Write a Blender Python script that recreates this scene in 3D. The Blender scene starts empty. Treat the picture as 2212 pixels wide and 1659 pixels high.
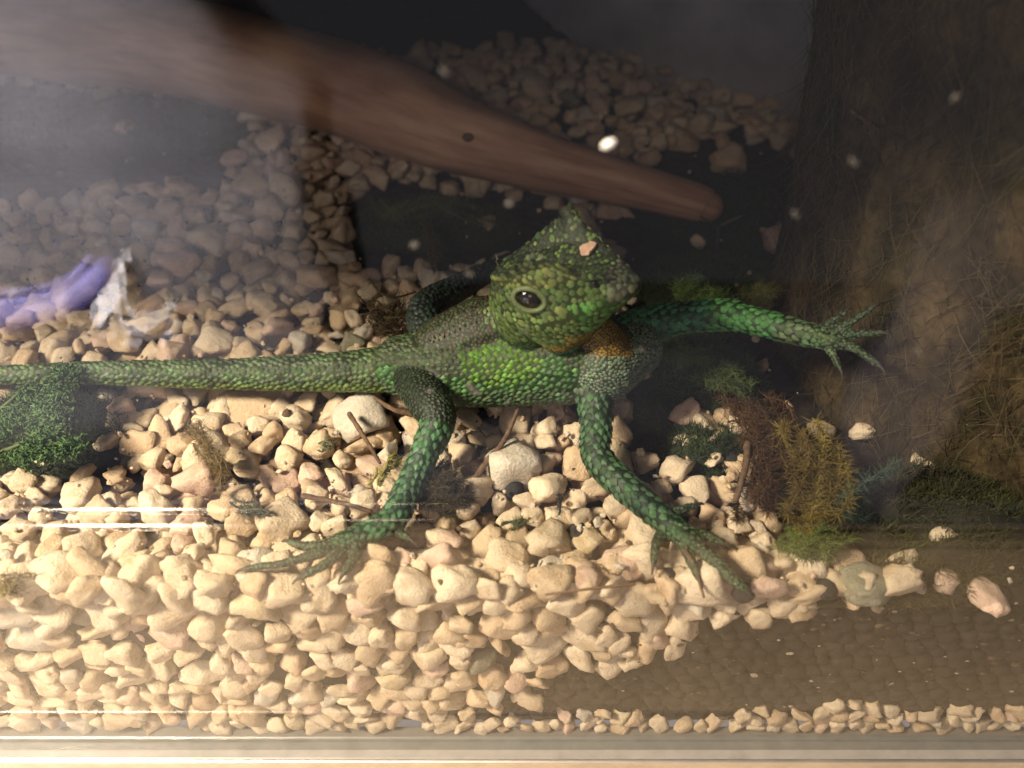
import bpy, bmesh, math, random
import numpy as np
from mathutils import Vector, Matrix, noise

random.seed(7)
RNG = np.random.default_rng(7)
S = bpy.context.scene
COL = S.collection
R = math.radians

# ------------------------------------------------------------------ camera
CAM = np.array([0.0, -0.131, 0.200])
PITCH = R(42.0)
FPX = 1736.0                                # focal length in pixels of a 2212 px wide picture
cd = bpy.data.cameras.new('camera')
cam = bpy.data.objects.new('camera', cd)
COL.objects.link(cam)
cam.location = CAM
cam.rotation_euler = (math.pi / 2 - PITCH, 0, 0)
cd.sensor_width = 36.0
cd.lens = 36.0 * FPX / 2212.0
cd.clip_start = 0.002
cd.clip_end = 20.0
cd.dof.use_dof = True
cd.dof.focus_distance = 0.275
cd.dof.aperture_fstop = 9.0
S.camera = cam

# ------------------------------------------------------------------ world, lamps, exposure
W = bpy.data.worlds.new('World')
S.world = W
W.use_nodes = True
bg = W.node_tree.nodes['Background']
bg.inputs[0].default_value = (0.80, 0.75, 0.82, 1)
bg.inputs[1].default_value = 0.26


def area(name, loc, target, size, power, col, spread=180):
    l = bpy.data.lights.new(name, 'AREA')
    l.shape = 'DISK'
    l.size = size
    l.energy = power
    l.color = col
    l.spread = R(spread)
    o = bpy.data.objects.new(name, l)
    COL.objects.link(o)
    o.location = loc
    o.rotation_euler = (Vector(target) - Vector(loc)).to_track_quat('-Z', 'Y').to_euler()
    return o


area('room_lamp', (-0.47, -0.175, 0.51), (-0.06, 0.02, -0.03), 0.15, 12.0, (1.0, 0.83, 0.625), 130)
area('back_fill', (-0.25, -0.85, 0.62), (0.0, 0.25, 0.0), 0.22, 0.82, (1.0, 0.76, 0.62), 120)  # weak fill added to lift the dark back of the tank
area('reflection_fill', (-0.62, -0.06, 0.30), (-0.20, -0.42, -0.10), 0.12, 8.0, (0.95, 0.91, 1.0), 62)  # added to brighten the stand-ins that the pane mirrors

S.view_settings.view_transform = 'Standard'
S.view_settings.look = 'None'
S.view_settings.exposure = 0.0
S.view_settings.gamma = 1.0
S.render.engine = 'CYCLES'
S.cycles.use_denoising = True
S.cycles.max_bounces = 8
S.cycles.transparent_max_bounces = 12
S.cycles.sample_clamp_indirect = 80.0

FWD = np.array([0, math.cos(PITCH), -math.sin(PITCH)])
UPV = np.array([0, math.sin(PITCH), math.cos(PITCH)])
RGT = np.array([1.0, 0, 0])


def ray(px, py):
    return FWD + RGT * ((px - 1106) / FPX) + UPV * ((830 - py) / FPX)


def P(px, py, z=0.0):
    """the point at height z that the photograph shows at (px, py)"""
    d = ray(px, py)
    return CAM + d * ((z - CAM[2]) / d[2])


def PY(px, py, y=0.0):
    d = ray(px, py)
    return CAM + d * ((y - CAM[1]) / d[1])


def proj(p):
    v = np.asarray(p) - CAM
    w = v @ FWD
    return 1106 + FPX * (v @ RGT) / w, 830 - FPX * (v @ UPV) / w, w


# ------------------------------------------------------------------ object helpers
def link(o, parent=None):
    COL.objects.link(o)
    if parent is not None:
        o.parent = parent
    return o


def tag(o, label=None, cat=None, group=None, kind=None):
    if label:
        o['label'] = label
    if cat:
        o['category'] = cat
    if group:
        o['group'] = group
    if kind:
        o['kind'] = kind
    return o


def thing(name, loc, label, cat, group=None):
    o = bpy.data.objects.new(name, None)
    o.location = Vector(loc)
    link(o)
    return tag(o, label, cat, group)


def mesh_np(name, V, F, cols=None, smooth=True, uv=None):
    """V (n,3); F a list of integer arrays, each (m,k)"""
    me = bpy.data.meshes.new(name)
    V = np.asarray(V, dtype=np.float32)
    F = [np.asarray(f, dtype=np.int32) for f in (F if isinstance(F, list) else [F]) if len(f)]
    me.vertices.add(len(V))
    me.vertices.foreach_set('co', V.ravel())
    tot = sum(f.size for f in F)
    me.loops.add(tot)
    me.loops.foreach_set('vertex_index', np.concatenate([f.ravel() for f in F]))
    npoly = sum(len(f) for f in F)
    me.polygons.add(npoly)
    sizes = np.concatenate([np.full(len(f), f.shape[1], np.int32) for f in F])
    starts = np.concatenate([[0], np.cumsum(sizes)[:-1]]).astype(np.int32)
    me.polygons.foreach_set('loop_start', starts)
    me.update(calc_edges=True)
    me.validate()
    me.polygons.foreach_set('use_smooth', np.full(len(me.polygons), smooth))
    if cols is not None:
        a = me.color_attributes.new('col', 'FLOAT_COLOR', 'POINT')
        c = np.ones((len(V), 4), np.float32)
        c[:, :3] = cols
        a.data.foreach_set('color', c.ravel())
    if uv is not None:
        a = me.attributes.new('grain', 'FLOAT_VECTOR', 'POINT')
        a.data.foreach_set('vector', np.asarray(uv, np.float32).ravel())
    me.update()
    return me


def mobj(name, me, mat, parent=None, kind=None, loc=None):
    o = bpy.data.objects.new(name, me)
    if mat is not None and not me.materials:
        me.materials.append(mat)
    link(o, parent)
    if parent is not None:                  # meshes are made in world coordinates
        o.matrix_parent_inverse = Matrix.Translation(-parent.location)
    if loc is not None:
        o.location = loc
    if kind:
        o['kind'] = kind
    return o


def recentre(me):
    n = len(me.vertices)
    co = np.empty(n * 3, np.float32)
    me.vertices.foreach_get('co', co)
    co = co.reshape(n, 3)
    c = co.mean(0)
    c[2] = co[:, 2].min()
    me.vertices.foreach_set('co', (co - c).ravel())
    me.update()
    return Vector([float(q) for q in c])


def mesh_thing(name, me, mat, label, cat, group=None):
    """a thing that is one mesh: origin at its base"""
    c = recentre(me)
    o = mobj(name, me, mat, loc=c)
    return tag(o, label, cat, group)


def norm(v):
    v = np.asarray(v, float)
    return v / (np.linalg.norm(v, axis=-1, keepdims=True) + 1e-12)


# ------------------------------------------------------------------ materials
class NT:
    def __init__(s, name):
        s.m = bpy.data.materials.new(name)
        s.m.use_nodes = True
        s.t = s.m.node_tree
        s.b = s.t.nodes['Principled BSDF']
        s.out = s.t.nodes['Material Output']

    def n(s, kind, **k):
        d = s.t.nodes.new(kind)
        for a, v in k.items():
            setattr(d, a, v)
        return d

    def l(s, a, b):
        s.t.links.new(a, b)

    def coord(s, which='Object', scale=1.0, vscale=None):
        c = s.n('ShaderNodeTexCoord')
        mp = s.n('ShaderNodeMapping')
        mp.inputs['Scale'].default_value = vscale or (scale, scale, scale)
        s.l(c.outputs[which], mp.inputs[0])
        return mp.outputs[0]

    def noise(s, vec, scale, detail=4, rough=0.55):
        d = s.n('ShaderNodeTexNoise')
        d.inputs['Scale'].default_value = scale
        d.inputs['Detail'].default_value = detail
        d.inputs['Roughness'].default_value = rough
        s.l(vec, d.inputs['Vector'])
        return d.outputs['Fac']

    def ramp(s, fac, stops):
        d = s.n('ShaderNodeValToRGB')
        e = d.color_ramp.elements
        while len(e) < len(stops):
            e.new(0.5)
        for q, (p, c) in zip(e, stops):
            q.position = p
            q.color = (*c, 1) if len(c) == 3 else c
        s.l(fac, d.inputs[0])
        return d.outputs[0]

    def mul(s, a, b, fac=1.0):
        d = s.n('ShaderNodeMix', data_type='RGBA', blend_type='MULTIPLY')
        d.inputs[0].default_value = fac
        s.l(a, d.inputs[6])
        s.l(b, d.inputs[7])
        return d.outputs[2]

    def bump(s, h, strength, dist):
        d = s.n('ShaderNodeBump')
        d.inputs['Strength'].default_value = strength
        d.inputs['Distance'].default_value = dist
        s.l(h, d.inputs['Height'])
        s.l(d.outputs[0], s.b.inputs['Normal'])
        return d

    def set(s, rough=0.6, spec=0.5, metal=0.0):
        s.b.inputs['Roughness'].default_value = rough
        s.b.inputs['Specular IOR Level'].default_value = spec
        s.b.inputs['Metallic'].default_value = metal
        return s


def plain(name, col, rough=0.6, metal=0.0, spec=0.5, var=0.25, nscale=300, bump=0.15):
    m = NT(name).set(rough, spec, metal)
    v = m.coord('Object')
    f = m.noise(v, nscale, 5)
    lo = tuple(c * (1 - var) for c in col)
    hi = tuple(min(1, c * (1 + var)) for c in col)
    m.l(m.ramp(f, [(0.3, lo), (0.7, hi)]), m.b.inputs['Base Color'])
    if bump:
        m.bump(f, bump, 0.0005)
    return m.m


def stone_mat(name, attr):
    m = NT(name).set(0.9, 0.25)
    if attr:
        a = m.n('ShaderNodeAttribute', attribute_name='col')
        base = a.outputs['Color']
        v = m.coord('Object')
    else:
        a = m.n('ShaderNodeObjectInfo')
        base = a.outputs['Color']
        v0 = m.coord('Object')
        ad = m.n('ShaderNodeVectorMath', operation='ADD')
        m.l(v0, ad.inputs[0])
        sc = m.n('ShaderNodeMath', operation='MULTIPLY')
        sc.inputs[1].default_value = 7.0
        m.l(a.outputs['Random'], sc.inputs[0])
        m.l(sc.outputs[0], ad.inputs[1])
        v = ad.outputs[0]
    k = 1.0 if attr else 0.006              # the individual pebbles are unit meshes, scaled
    blot = m.noise(v, 170 * k, 5, 0.6)
    fine = m.noise(v, 1500 * k, 4, 0.7)
    pit = m.n('ShaderNodeTexVoronoi')
    pit.inputs['Scale'].default_value = 330 * k
    m.l(v, pit.inputs['Vector'])
    c = m.mul(base, m.ramp(blot, [(0.30, (0.80, 0.72, 0.62)), (0.5, (1, 1, 1)), (0.72, (1.0, 0.98, 0.95))]))
    c = m.mul(c, m.ramp(fine, [(0.25, (0.84, 0.82, 0.78)), (0.55, (1, 1, 1))]))
    msk = m.noise(v, 110 * k, 2)
    pr = m.n('ShaderNodeMath', operation='MULTIPLY')
    m.l(pit.outputs['Distance'], pr.inputs[0])
    m.l(m.ramp(msk, [(0.53, (4, 4, 4)), (0.60, (1, 1, 1))]), pr.inputs[1])
    c = m.mul(c, m.ramp(pr.outputs[0], [(0.07, (0.34, 0.26, 0.19)), (0.17, (1, 1, 1))]), 0.6)
    m.l(c, m.b.inputs['Base Color'])
    mx = m.n('ShaderNodeMath', operation='ADD')
    ms = m.n('ShaderNodeMath', operation='MULTIPLY')
    ms.inputs[1].default_value = 2.2
    m.l(blot, ms.inputs[0])
    m.l(ms.outputs[0], mx.inputs[0])
    m.l(fine, mx.inputs[1])
    m.bump(mx.outputs[0], 0.8, 0.0009)
    return m.m


def attr_mat(name, rough=0.6, spec=0.4, nscale=900, var=0.35, bump=0.2, trans=0.0):
    m = NT(name).set(rough, spec)
    a = m.n('ShaderNodeAttribute', attribute_name='col')
    f = m.noise(m.coord('Object'), nscale, 4)
    c = m.mul(a.outputs['Color'], m.ramp(f, [(0.3, (1 - var,) * 3), (0.65, (1, 1, 1))]))
    m.l(c, m.b.inputs['Base Color'])
    if bump:
        m.bump(f, bump, 0.0004)
    return m.m


def wood_mat():
    m = NT('smooth driftwood').set(0.55, 0.35)
    a = m.n('ShaderNodeAttribute', attribute_name='grain')
    mp = m.n('ShaderNodeMapping')
    mp.inputs['Scale'].default_value = (10, 90, 1)
    m.l(a.outputs['Vector'], mp.inputs[0])
    g = m.noise(mp.outputs[0], 2.2, 7, 0.6)
    mp2 = m.n('ShaderNodeMapping')
    mp2.inputs['Scale'].default_value = (9, 22, 1)
    m.l(a.outputs['Vector'], mp2.inputs[0])
    b = m.noise(mp2.outputs[0], 1.5, 4)
    c1 = m.ramp(g, [(0.3, (0.30, 0.165, 0.10)), (0.5, (0.46, 0.265, 0.16)), (0.72, (0.54, 0.345, 0.225))])
    c = m.mul(c1, m.ramp(b, [(0.32, (0.62, 0.54, 0.5)), (0.6, (1, 1, 1))]))
    m.l(c, m.b.inputs['Base Color'])
    m.bump(g, 0.35, 0.001)
    return m.m


def glass_mat():
    """clear sheet: mirror reflection by Fresnel, the rest passes straight through"""
    m = NT('clear tank glass')
    t = m.t
    t.nodes.remove(m.b)
    tr = m.n('ShaderNodeBsdfTransparent')
    tr.inputs[0].default_value = (0.965, 0.975, 0.97, 1)
    gl = m.n('ShaderNodeBsdfGlossy')
    v = m.coord('Object')
    smear = m.noise(v, 26, 5, 0.6)
    rr = m.n('ShaderNodeMapRange')
    rr.inputs[1].default_value, rr.inputs[2].default_value = 0.3, 0.75
    rr.inputs[3].default_value, rr.inputs[4].default_value = 0.0, 0.035
    m.l(smear, rr.inputs[0])
    m.l(rr.outputs[0], gl.inputs['Roughness'])
    geo = m.n('ShaderNodeNewGeometry')
    dot = m.n('ShaderNodeVectorMath', operation='DOT_PRODUCT')
    m.l(geo.outputs['Incoming'], dot.inputs[0])
    m.l(geo.outputs['Normal'], dot.inputs[1])
    ab = m.n('ShaderNodeMath', operation='ABSOLUTE')
    m.l(dot.outputs['Value'], ab.inputs[0])
    one = m.n('ShaderNodeMath', operation='SUBTRACT')
    one.inputs[0].default_value = 1.0
    m.l(ab.outputs[0], one.inputs[1])
    pw = m.n('ShaderNodeMath', operation='POWER')
    pw.inputs[1].default_value = 5.0
    m.l(one.outputs[0], pw.inputs[0])
    fr = m.n('ShaderNodeMath', operation='MULTIPLY_ADD')      # Schlick: 0.04 + 0.96 (1 - cos)^5
    fr.inputs[1].default_value = 0.96
    fr.inputs[2].default_value = 0.04
    m.l(pw.outputs[0], fr.inputs[0])
    mx = m.n('ShaderNodeMixShader')
    m.l(fr.outputs[0], mx.inputs[0])
    m.l(tr.outputs[0], mx.inputs[1])
    m.l(gl.outputs[0], mx.inputs[2])
    m.l(mx.outputs[0], m.out.inputs['Surface'])
    return m.m


M_STONE = stone_mat('limestone pebble', False)
M_BED = stone_mat('limestone gravel bed', True)
M_SKIN = attr_mat('lizard skin', 0.55, 0.4, 1600, 0.45, 0.3)
M_SCALE = attr_mat('lizard scale', 0.55, 0.35, 2500, 0.35, 0.25)
M_MOSS = attr_mat('moss strand', 0.75, 0.25, 500, 0.3, 0.0)
M_BARK = attr_mat('fibrous bark', 0.9, 0.2, 260, 0.6, 0.8)
M_WOOD = wood_mat()
M_GLASS = glass_mat()
M_SOIL = plain('dark potting soil', (0.030, 0.024, 0.019), 0.95, nscale=220, var=0.6, spec=0.2)
M_CLAY = plain('black clay ball', (0.020, 0.018, 0.018), 0.85, nscale=700, var=0.5, spec=0.3)
M_CLAYBED = plain('brown clay granules', (0.020, 0.016, 0.013), 0.9, nscale=60, var=0.45, spec=0.15)
M_PANEL = plain('dark grey panel', (0.40, 0.38, 0.40), 0.7, nscale=25, var=0.25)
M_BLACK = plain('black wall', (0.02, 0.018, 0.018), 0.8)
M_TRACK = plain('grey plastic track', (0.16, 0.152, 0.14), 0.4, nscale=160, var=0.12)
M_METAL = plain('brushed metal lip', (0.75, 0.73, 0.70), 0.14, metal=1.0, nscale=90, var=0.08, bump=0)
M_LIP = plain('dull metal lip', (0.6, 0.58, 0.55), 0.42, metal=1.0, nscale=90, var=0.1)
M_LEDGE = plain('beige ledge', (0.38, 0.30, 0.21), 0.5, nscale=18, var=0.12)
M_TWIG = plain('brown twig', (0.10, 0.058, 0.032), 0.85, nscale=500, var=0.5)
M_EYE = plain('dark wet eye', (0.012, 0.010, 0.008), 0.08, spec=0.6)
M_FLAKE = plain('pale shed skin', (0.55, 0.36, 0.26), 0.8)
M_SPOT = plain('white drop glint', (0.82, 0.80, 0.76), 0.7)  # white base colour paints a drop's glint
M_DROP = plain('grey dried drop', (0.16, 0.15, 0.14), 0.6)
M_DROP.node_tree.nodes['Principled BSDF'].inputs['Alpha'].default_value = 0.26


# ------------------------------------------------------------------ mesh shapes
def box_me(name, x0, x1, y0, y1, z0, z1, bevel=0.0):
    bm = bmesh.new()
    bmesh.ops.create_cube(bm, size=1)
    for v in bm.verts:
        v.co = Vector(((x0 + x1) / 2 + v.co.x * (x1 - x0), (y0 + y1) / 2 + v.co.y * (y1 - y0), (z0 + z1) / 2 + v.co.z * (z1 - z0)))
    if bevel:
        bmesh.ops.bevel(bm, geom=bm.edges[:], offset=bevel, segments=2, affect='EDGES', profile=0.5)
    me = bpy.data.meshes.new(name)
    bm.to_mesh(me)
    bm.free()
    return me


def catmull(pts, n):
    """pts (k,d) -> smooth curve with n samples per span"""
    p = np.asarray(pts, float)
    q = np.vstack([2 * p[0] - p[1], p, 2 * p[-1] - p[-2]])
    out = []
    for i in range(1, len(q) - 2):
        for t in np.linspace(0, 1, n, endpoint=False):
            a, b, c, d = q[i - 1:i + 3]
            out.append(0.5 * (2 * b + (c - a) * t + (2 * a - 5 * b + 4 * c - d) * t * t + (3 * b - a - 3 * c + d) * t ** 3))
    out.append(p[-1])
    return np.array(out)


def frames(C):
    T = norm(np.gradient(C, axis=0))
    N = np.zeros_like(T)
    ref = np.array([0, 0, 1.0]) if abs(T[0][2]) < 0.9 else np.array([1.0, 0, 0])
    n = norm(np.cross(T[0], ref))
    for i, t in enumerate(T):
        n = norm(n - t * (n @ t))
        N[i] = n
    return T, N, np.cross(T, N)


def tube_vf(C, r, seg=12, wob=None):
    """closed tube with rounded ends -> V, quads, tris, uv"""
    C = np.asarray(C, float)
    r = np.asarray(r, float)
    T, N, B = frames(C)
    pre = [(C[0] - T[0] * r[0] * k, r[0] * math.sqrt(max(0, 1 - k * k)), 0) for k in (0.94, 0.7, 0.38)]
    post = [(C[-1] + T[-1] * r[-1] * k, r[-1] * math.sqrt(max(0, 1 - k * k)), -1) for k in (0.38, 0.7, 0.94)]
    rings = pre + [(C[i], r[i], i) for i in range(len(C))] + post
    ang = np.linspace(0, 2 * math.pi, seg, endpoint=False)
    V, UV = [], []
    L = np.concatenate([[0], np.cumsum(np.linalg.norm(np.diff(C, axis=0), axis=1))])
    for j, (c, rad, i) in enumerate(rings):
        rr = rad * np.ones(seg)
        if wob is not None:
            rr = rr * wob(L[i], ang)
        V.append(c + rr[:, None] * (np.cos(ang)[:, None] * N[i] + np.sin(ang)[:, None] * B[i]))
        UV.append(np.stack([np.full(seg, L[i]), np.sin(ang) * 0.02, np.cos(ang) * 0.02], 1))
    nr = len(rings)
    V = np.vstack(V + [[rings[0][0] - T[0] * r[0] * 0.06], [rings[-1][0] + T[-1] * r[-1] * 0.06]])
    UV = np.vstack(UV + [[UV[0][0]], [UV[-1][0]]])
    a = np.arange(seg)
    b = (a + 1) % seg
    Q = np.vstack([np.stack([j * seg + a, j * seg + b, (j + 1) * seg + b, (j + 1) * seg + a], 1) for j in range(nr - 1)])
    s0, s1 = nr * seg, nr * seg + 1
    Tt = np.vstack([np.stack([b, a, np.full(seg, s0)], 1), np.stack([(nr - 1) * seg + a, (nr - 1) * seg + b, np.full(seg, s1)], 1)])
    return V, Q, Tt, UV


class Bag:
    """collects vertices, faces and colours for one mesh"""
    def __init__(s):
        s.V, s.F, s.C, s.n = [], {}, [], 0

    def add(s, V, Fs, col):
        V = np.asarray(V, float)
        s.V.append(V)
        col = np.asarray(col, float)
        s.C.append(np.broadcast_to(col, (len(V), 3)) if col.ndim == 1 else col)
        for f in Fs:
            f = np.asarray(f)
            if len(f):
                s.F.setdefault(f.shape[1], []).append(f + s.n)
        s.n += len(V)

    def mesh(s, name, smooth=True):
        return mesh_np(name, np.vstack(s.V), [np.vstack(f) for f in s.F.values()], np.vstack(s.C), smooth)


def blades(roots, dirs, length, width, cols, bend=0.4, seg=3, rng=RNG):
    """thin curved three-sided spikes: roots (n,3), dirs (n,3)"""
    n = len(roots)
    length = np.broadcast_to(length, n)
    width = np.broadcast_to(width, n)
    d = norm(dirs)
    side = norm(np.cross(d, norm(rng.normal(size=(n, 3)))))
    oth = np.cross(d, side)
    V = np.zeros((n, seg * 3 + 1, 3))
    for k in range(seg + 1):
        t = k / seg
        c = roots + d * (length * t)[:, None] + oth * (length * bend * t * t)[:, None]
        w = width * (1 - t) * 0.5
        if k == seg:
            V[:, seg * 3] = c
        else:
            for q in range(3):
                a = q * 2.0944
                V[:, k * 3 + q] = c + side * (w * math.cos(a))[:, None] + oth * (w * math.sin(a))[:, None]
    f4, f3 = [], []
    for k in range(seg - 1):
        for q in range(3):
            p = (q + 1) % 3
            f4.append([k * 3 + q, k * 3 + p, k * 3 + 3 + p, k * 3 + 3 + q])
    k = seg - 1
    for q in range(3):
        f3.append([k * 3 + q, k * 3 + (q + 1) % 3, seg * 3])
    off = (np.arange(n) * (seg * 3 + 1))[:, None, None]
    Fs = [(np.array(f3)[None] + off).reshape(-1, 3)]
    if f4:
        Fs.append((np.array(f4)[None] + off).reshape(-1, 4))
    cols = np.asarray(cols, float)
    if cols.ndim == 1:
        cols = np.broadcast_to(cols, (n, 3))
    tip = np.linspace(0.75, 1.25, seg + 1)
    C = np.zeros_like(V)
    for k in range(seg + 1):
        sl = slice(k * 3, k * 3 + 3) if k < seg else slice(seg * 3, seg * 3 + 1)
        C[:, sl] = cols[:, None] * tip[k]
    return V.reshape(-1, 3), Fs, C.reshape(-1, 3)


# ------------------------------------------------------------------ the tank and its surroundings
ZB = -0.0898                                # bottom of the front pane
tank = thing('terrarium', (0, 0.0, ZB - 0.006), 'clear glass terrarium with a grey sliding track along its base', 'terrarium')
pane = mobj('front_pane', box_me('front_pane', -0.62, 0.62, -0.0048, 0.0, ZB, 0.200), M_GLASS, tank)
mobj('base_track', box_me('base_track', -0.62, 0.62, -0.0080, 0.004, ZB - 0.006, ZB - 0.0004, 0.0006), M_TRACK, tank)
mobj('track_lip', box_me('track_lip', -0.62, 0.62, -0.0096, -0.0082, ZB - 0.006, ZB + 0.0006, 0.0004), M_LIP, tank)
mobj('shade_lid', box_me('shade_lid', -0.62, 0.62, -0.004, 0.66, 0.2005, 0.212, 0.001), M_BLACK, tank)  # out of view, set low to shade the back of the tank
mobj('back_wall', box_me('back_wall', -0.62, 0.62, 0.64, 0.65, ZB, 0.20), M_BLACK, tank)
# angled panel behind the pillar
A, B = P(1130, 95, -0.01), P(1735, 300, -0.01)
d = norm(B - A)
A2, B2 = A - d * 0.02, B + d * 0.22
nrm = np.array([-d[1], d[0], 0])
V = [p + nrm * k + np.array([0, 0, z]) for z in (-0.02, 0.199) for p, k in ((A2, 0), (B2, 0), (B2, 0.008), (A2, 0.008))]
me = mesh_np('grey_panel', V, [np.array([[0, 1, 5, 4], [1, 2, 6, 5], [2, 3, 7, 6], [3, 0, 4, 7], [4, 5, 6, 7], [3, 2, 1, 0]])], smooth=False)
mobj('grey_panel', me, M_PANEL, tank)

ledge = mobj('ledge', box_me('ledge', -0.75, 0.75, -0.104, -0.0100, ZB - 0.030, ZB - 0.014, 0.003), M_LEDGE)
tag(ledge, kind='structure')
C = np.array([[-0.75, -0.1128, ZB - 0.0150], [0.75, -0.1128, ZB - 0.0150]])
V, Q, T3, _ = tube_vf(catmull(C, 6), [0.0085] * 7, 48)
rail = mesh_thing('ledge_rail', mesh_np('ledge_rail', V, [Q, T3]), M_METAL, 'round brushed metal rail along the edge of the beige ledge', 'rail')


# ground (soil surface) with a gentle relief
def ground_z(x, y):
    return -0.0125 + 0.004 * math.sin(x * 21 + 1) * math.sin(y * 17) + 0.006 * max(0, min(1, (y - 0.16) / 0.25))


nx, ny = 121, 90
xs, ys = np.linspace(-0.60, 0.60, nx), np.linspace(0.011, 0.638, ny)
V = [(x, y, ground_z(x, y) + 0.003 * noise.noise((x * 60, y * 60, 0))) for y in ys for x in xs]
i = np.arange(nx - 1)[None] + nx * np.arange(ny - 1)[:, None]
Q = np.stack([i, i + 1, i + nx + 1, i + nx], -1).reshape(-1, 4)
ground = mobj('ground', mesh_np('ground', V, [Q]), M_SOIL)
tag(ground, kind='structure')
# the buried fill seen through the pane: brown clay granules pressed on the glass
bag = Bag()
ico = bmesh.new()
bmesh.ops.create_icosphere(ico, subdivisions=2, radius=1)
IV = np.array([v.co[:] for v in ico.verts])
IF = np.array([[v.index for v in f.verts] for f in ico.faces])
ico.free()
def inpoly(px, py, poly):
    c = False
    j = len(poly) - 1
    for i in range(len(poly)):
        if (poly[i][1] > py) != (poly[j][1] > py) and px < (poly[j][0] - poly[i][0]) * (py - poly[i][1]) / (poly[j][1] - poly[i][1]) + poly[i][0]:
            c = not c
        j = i
    return c


# what the pane shows of the buried layers: gravel above and left, a strip of it at the base, clay between
EDGE = [(-400, 1600), (1000, 1600), (1035, 1560), (1150, 1515), (1180, 1452), (1370, 1442), (1480, 1402), (1505, 1372), (1650, 1338), (1760, 1322), (1930, 1318), (1950, 1296), (2000, 1280), (2000, 1180), (-400, 1180)]
STRIP = [(1000, 1640), (1000, 1545), (1150, 1560), (1290, 1535), (1400, 1562), (1590, 1560), (1600, 1532), (1650, 1540), (1720, 1562), (1740, 1535), (1795, 1520), (1950, 1538), (2000, 1548), (2100, 1530), (2120, 1560), (2230, 1525), (2400, 1515), (2400, 1640)]
E2 = [(p[0], p[2]) for p in (PY(*q, 0.003) for q in EDGE)]
T2 = [(p[0], p[2]) for p in (PY(*q, 0.003) for q in STRIP)]
row = 0
z = ZB + 0.002
while z < -0.006:
    x = -0.30 + (row % 2) * 0.0032
    while x < 0.36:
        r = 0.0036 * random.uniform(0.78, 1.2)
        c = np.array([x + random.uniform(-.0013, .0013), 0.0056 + random.uniform(0, 0.0014), z + random.uniform(-.0010, .0010)])
        if not ((inpoly(x, z, E2) and inpoly(x + 0.004, z - 0.003, E2)) or inpoly(x, z + 0.002, T2)):
            q = norm(np.random.default_rng(int(x * 1e5) % 9973 + row).normal(size=(3, 3)))
            v = IV * r * np.array([1, 0.9, 0.9]) * (1 + 0.12 * (IV @ q[0:1].T)) + c
            v[:, 1] = np.maximum(v[:, 1], 0.0032)   # pressed flat on the pane
            bag.add(v, [IF], (0.03, 0.03, 0.03))
        x += 0.0064
    z += 0.0053
    row += 1
me = bag.mesh('clay_granules')
tag(mobj('clay_granules', me, M_CLAYBED), kind='stuff')
fill = mobj('soil_fill', box_me('soil_fill', -0.61, 0.61, 0.0062, 0.636, ZB, -0.030), M_SOIL)
tag(fill, kind='structure')


# ------------------------------------------------------------------ pebbles
def stone_unit(kind, seed):
    rg = np.random.default_rng(seed)
    bm = bmesh.new()
    bmesh.ops.create_icosphere(bm, subdivisions=3, radius=1)
    D = norm(np.array([v.co[:] for v in bm.verts]))
    F = np.array([[v.index for v in f.verts] for f in bm.faces])
    bm.free()
    npl = {'rounded': 9, 'angular': 7, 'flat': 8, 'oblong': 7, 'wedge-shaped': 6}[kind]
    p = {'rounded': 14.0, 'angular': 60.0, 'flat': 36.0, 'oblong': 26.0, 'wedge-shaped': 55.0}[kind]
    Np = norm(rg.normal(size=(npl, 3)))
    dp = rg.uniform(0.60, 1.0, npl)
    Np = np.vstack([Np, np.eye(3), -np.eye(3)])
    dp = np.concatenate([dp, rg.uniform(0.85, 1.0, 6)])
    inv = np.clip(D @ Np.T, 0, None) / dp
    rad = (inv ** p).sum(1) ** (-1 / p)
    o = rg.uniform(0, 50, 3)
    for q in range(len(D)):
        w = Vector(D[q] * 1.6 + o)
        rad[q] *= 1 + 0.16 * noise.noise(w) + 0.085 * noise.noise(w * 2.9) + 0.04 * noise.noise(w * 7)
    V = D * rad[:, None]
    sc = {'rounded': (1.05, 0.95, 0.82), 'angular': (1.08, 0.92, 0.8), 'flat': (1.15, 0.98, 0.52), 'oblong': (1.4, 0.82, 0.7), 'wedge-shaped': (1.15, 0.9, 0.75)}[kind]
    V = V * np.array(sc)
    if kind == 'wedge-shaped':
        V[:, 2] *= 1 - 0.38 * V[:, 0]
        V[:, 1] *= 1 - 0.30 * V[:, 0]
    return V, F


KINDS = ['rounded', 'angular', 'flat', 'oblong', 'wedge-shaped']
UNITS = []
for k in KINDS:
    for s in range(6):
        V, F = stone_unit(k, 100 + s * 7 + KINDS.index(k) * 91)
        me = mesh_np('pebble', V, [F])
        me.materials.append(M_STONE)
        UNITS.append((k, V, F, me))
TINTS = [('cream', (0.66, 0.535, 0.39)), ('cream', (0.70, 0.58, 0.435)), ('buff', (0.60, 0.45, 0.305)), ('buff', (0.62, 0.48, 0.33)),
         ('pinkish', (0.66, 0.48, 0.38)), ('greyish', (0.58, 0.52, 0.44)), ('ochre', (0.60, 0.49, 0.33)), ('grey green', (0.27, 0.26, 0.19))]
TW = np.array([6, 6, 3.5, 3, 1.6, 1.2, 0.4, 0.12])
TW = TW / TW.sum()


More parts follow.
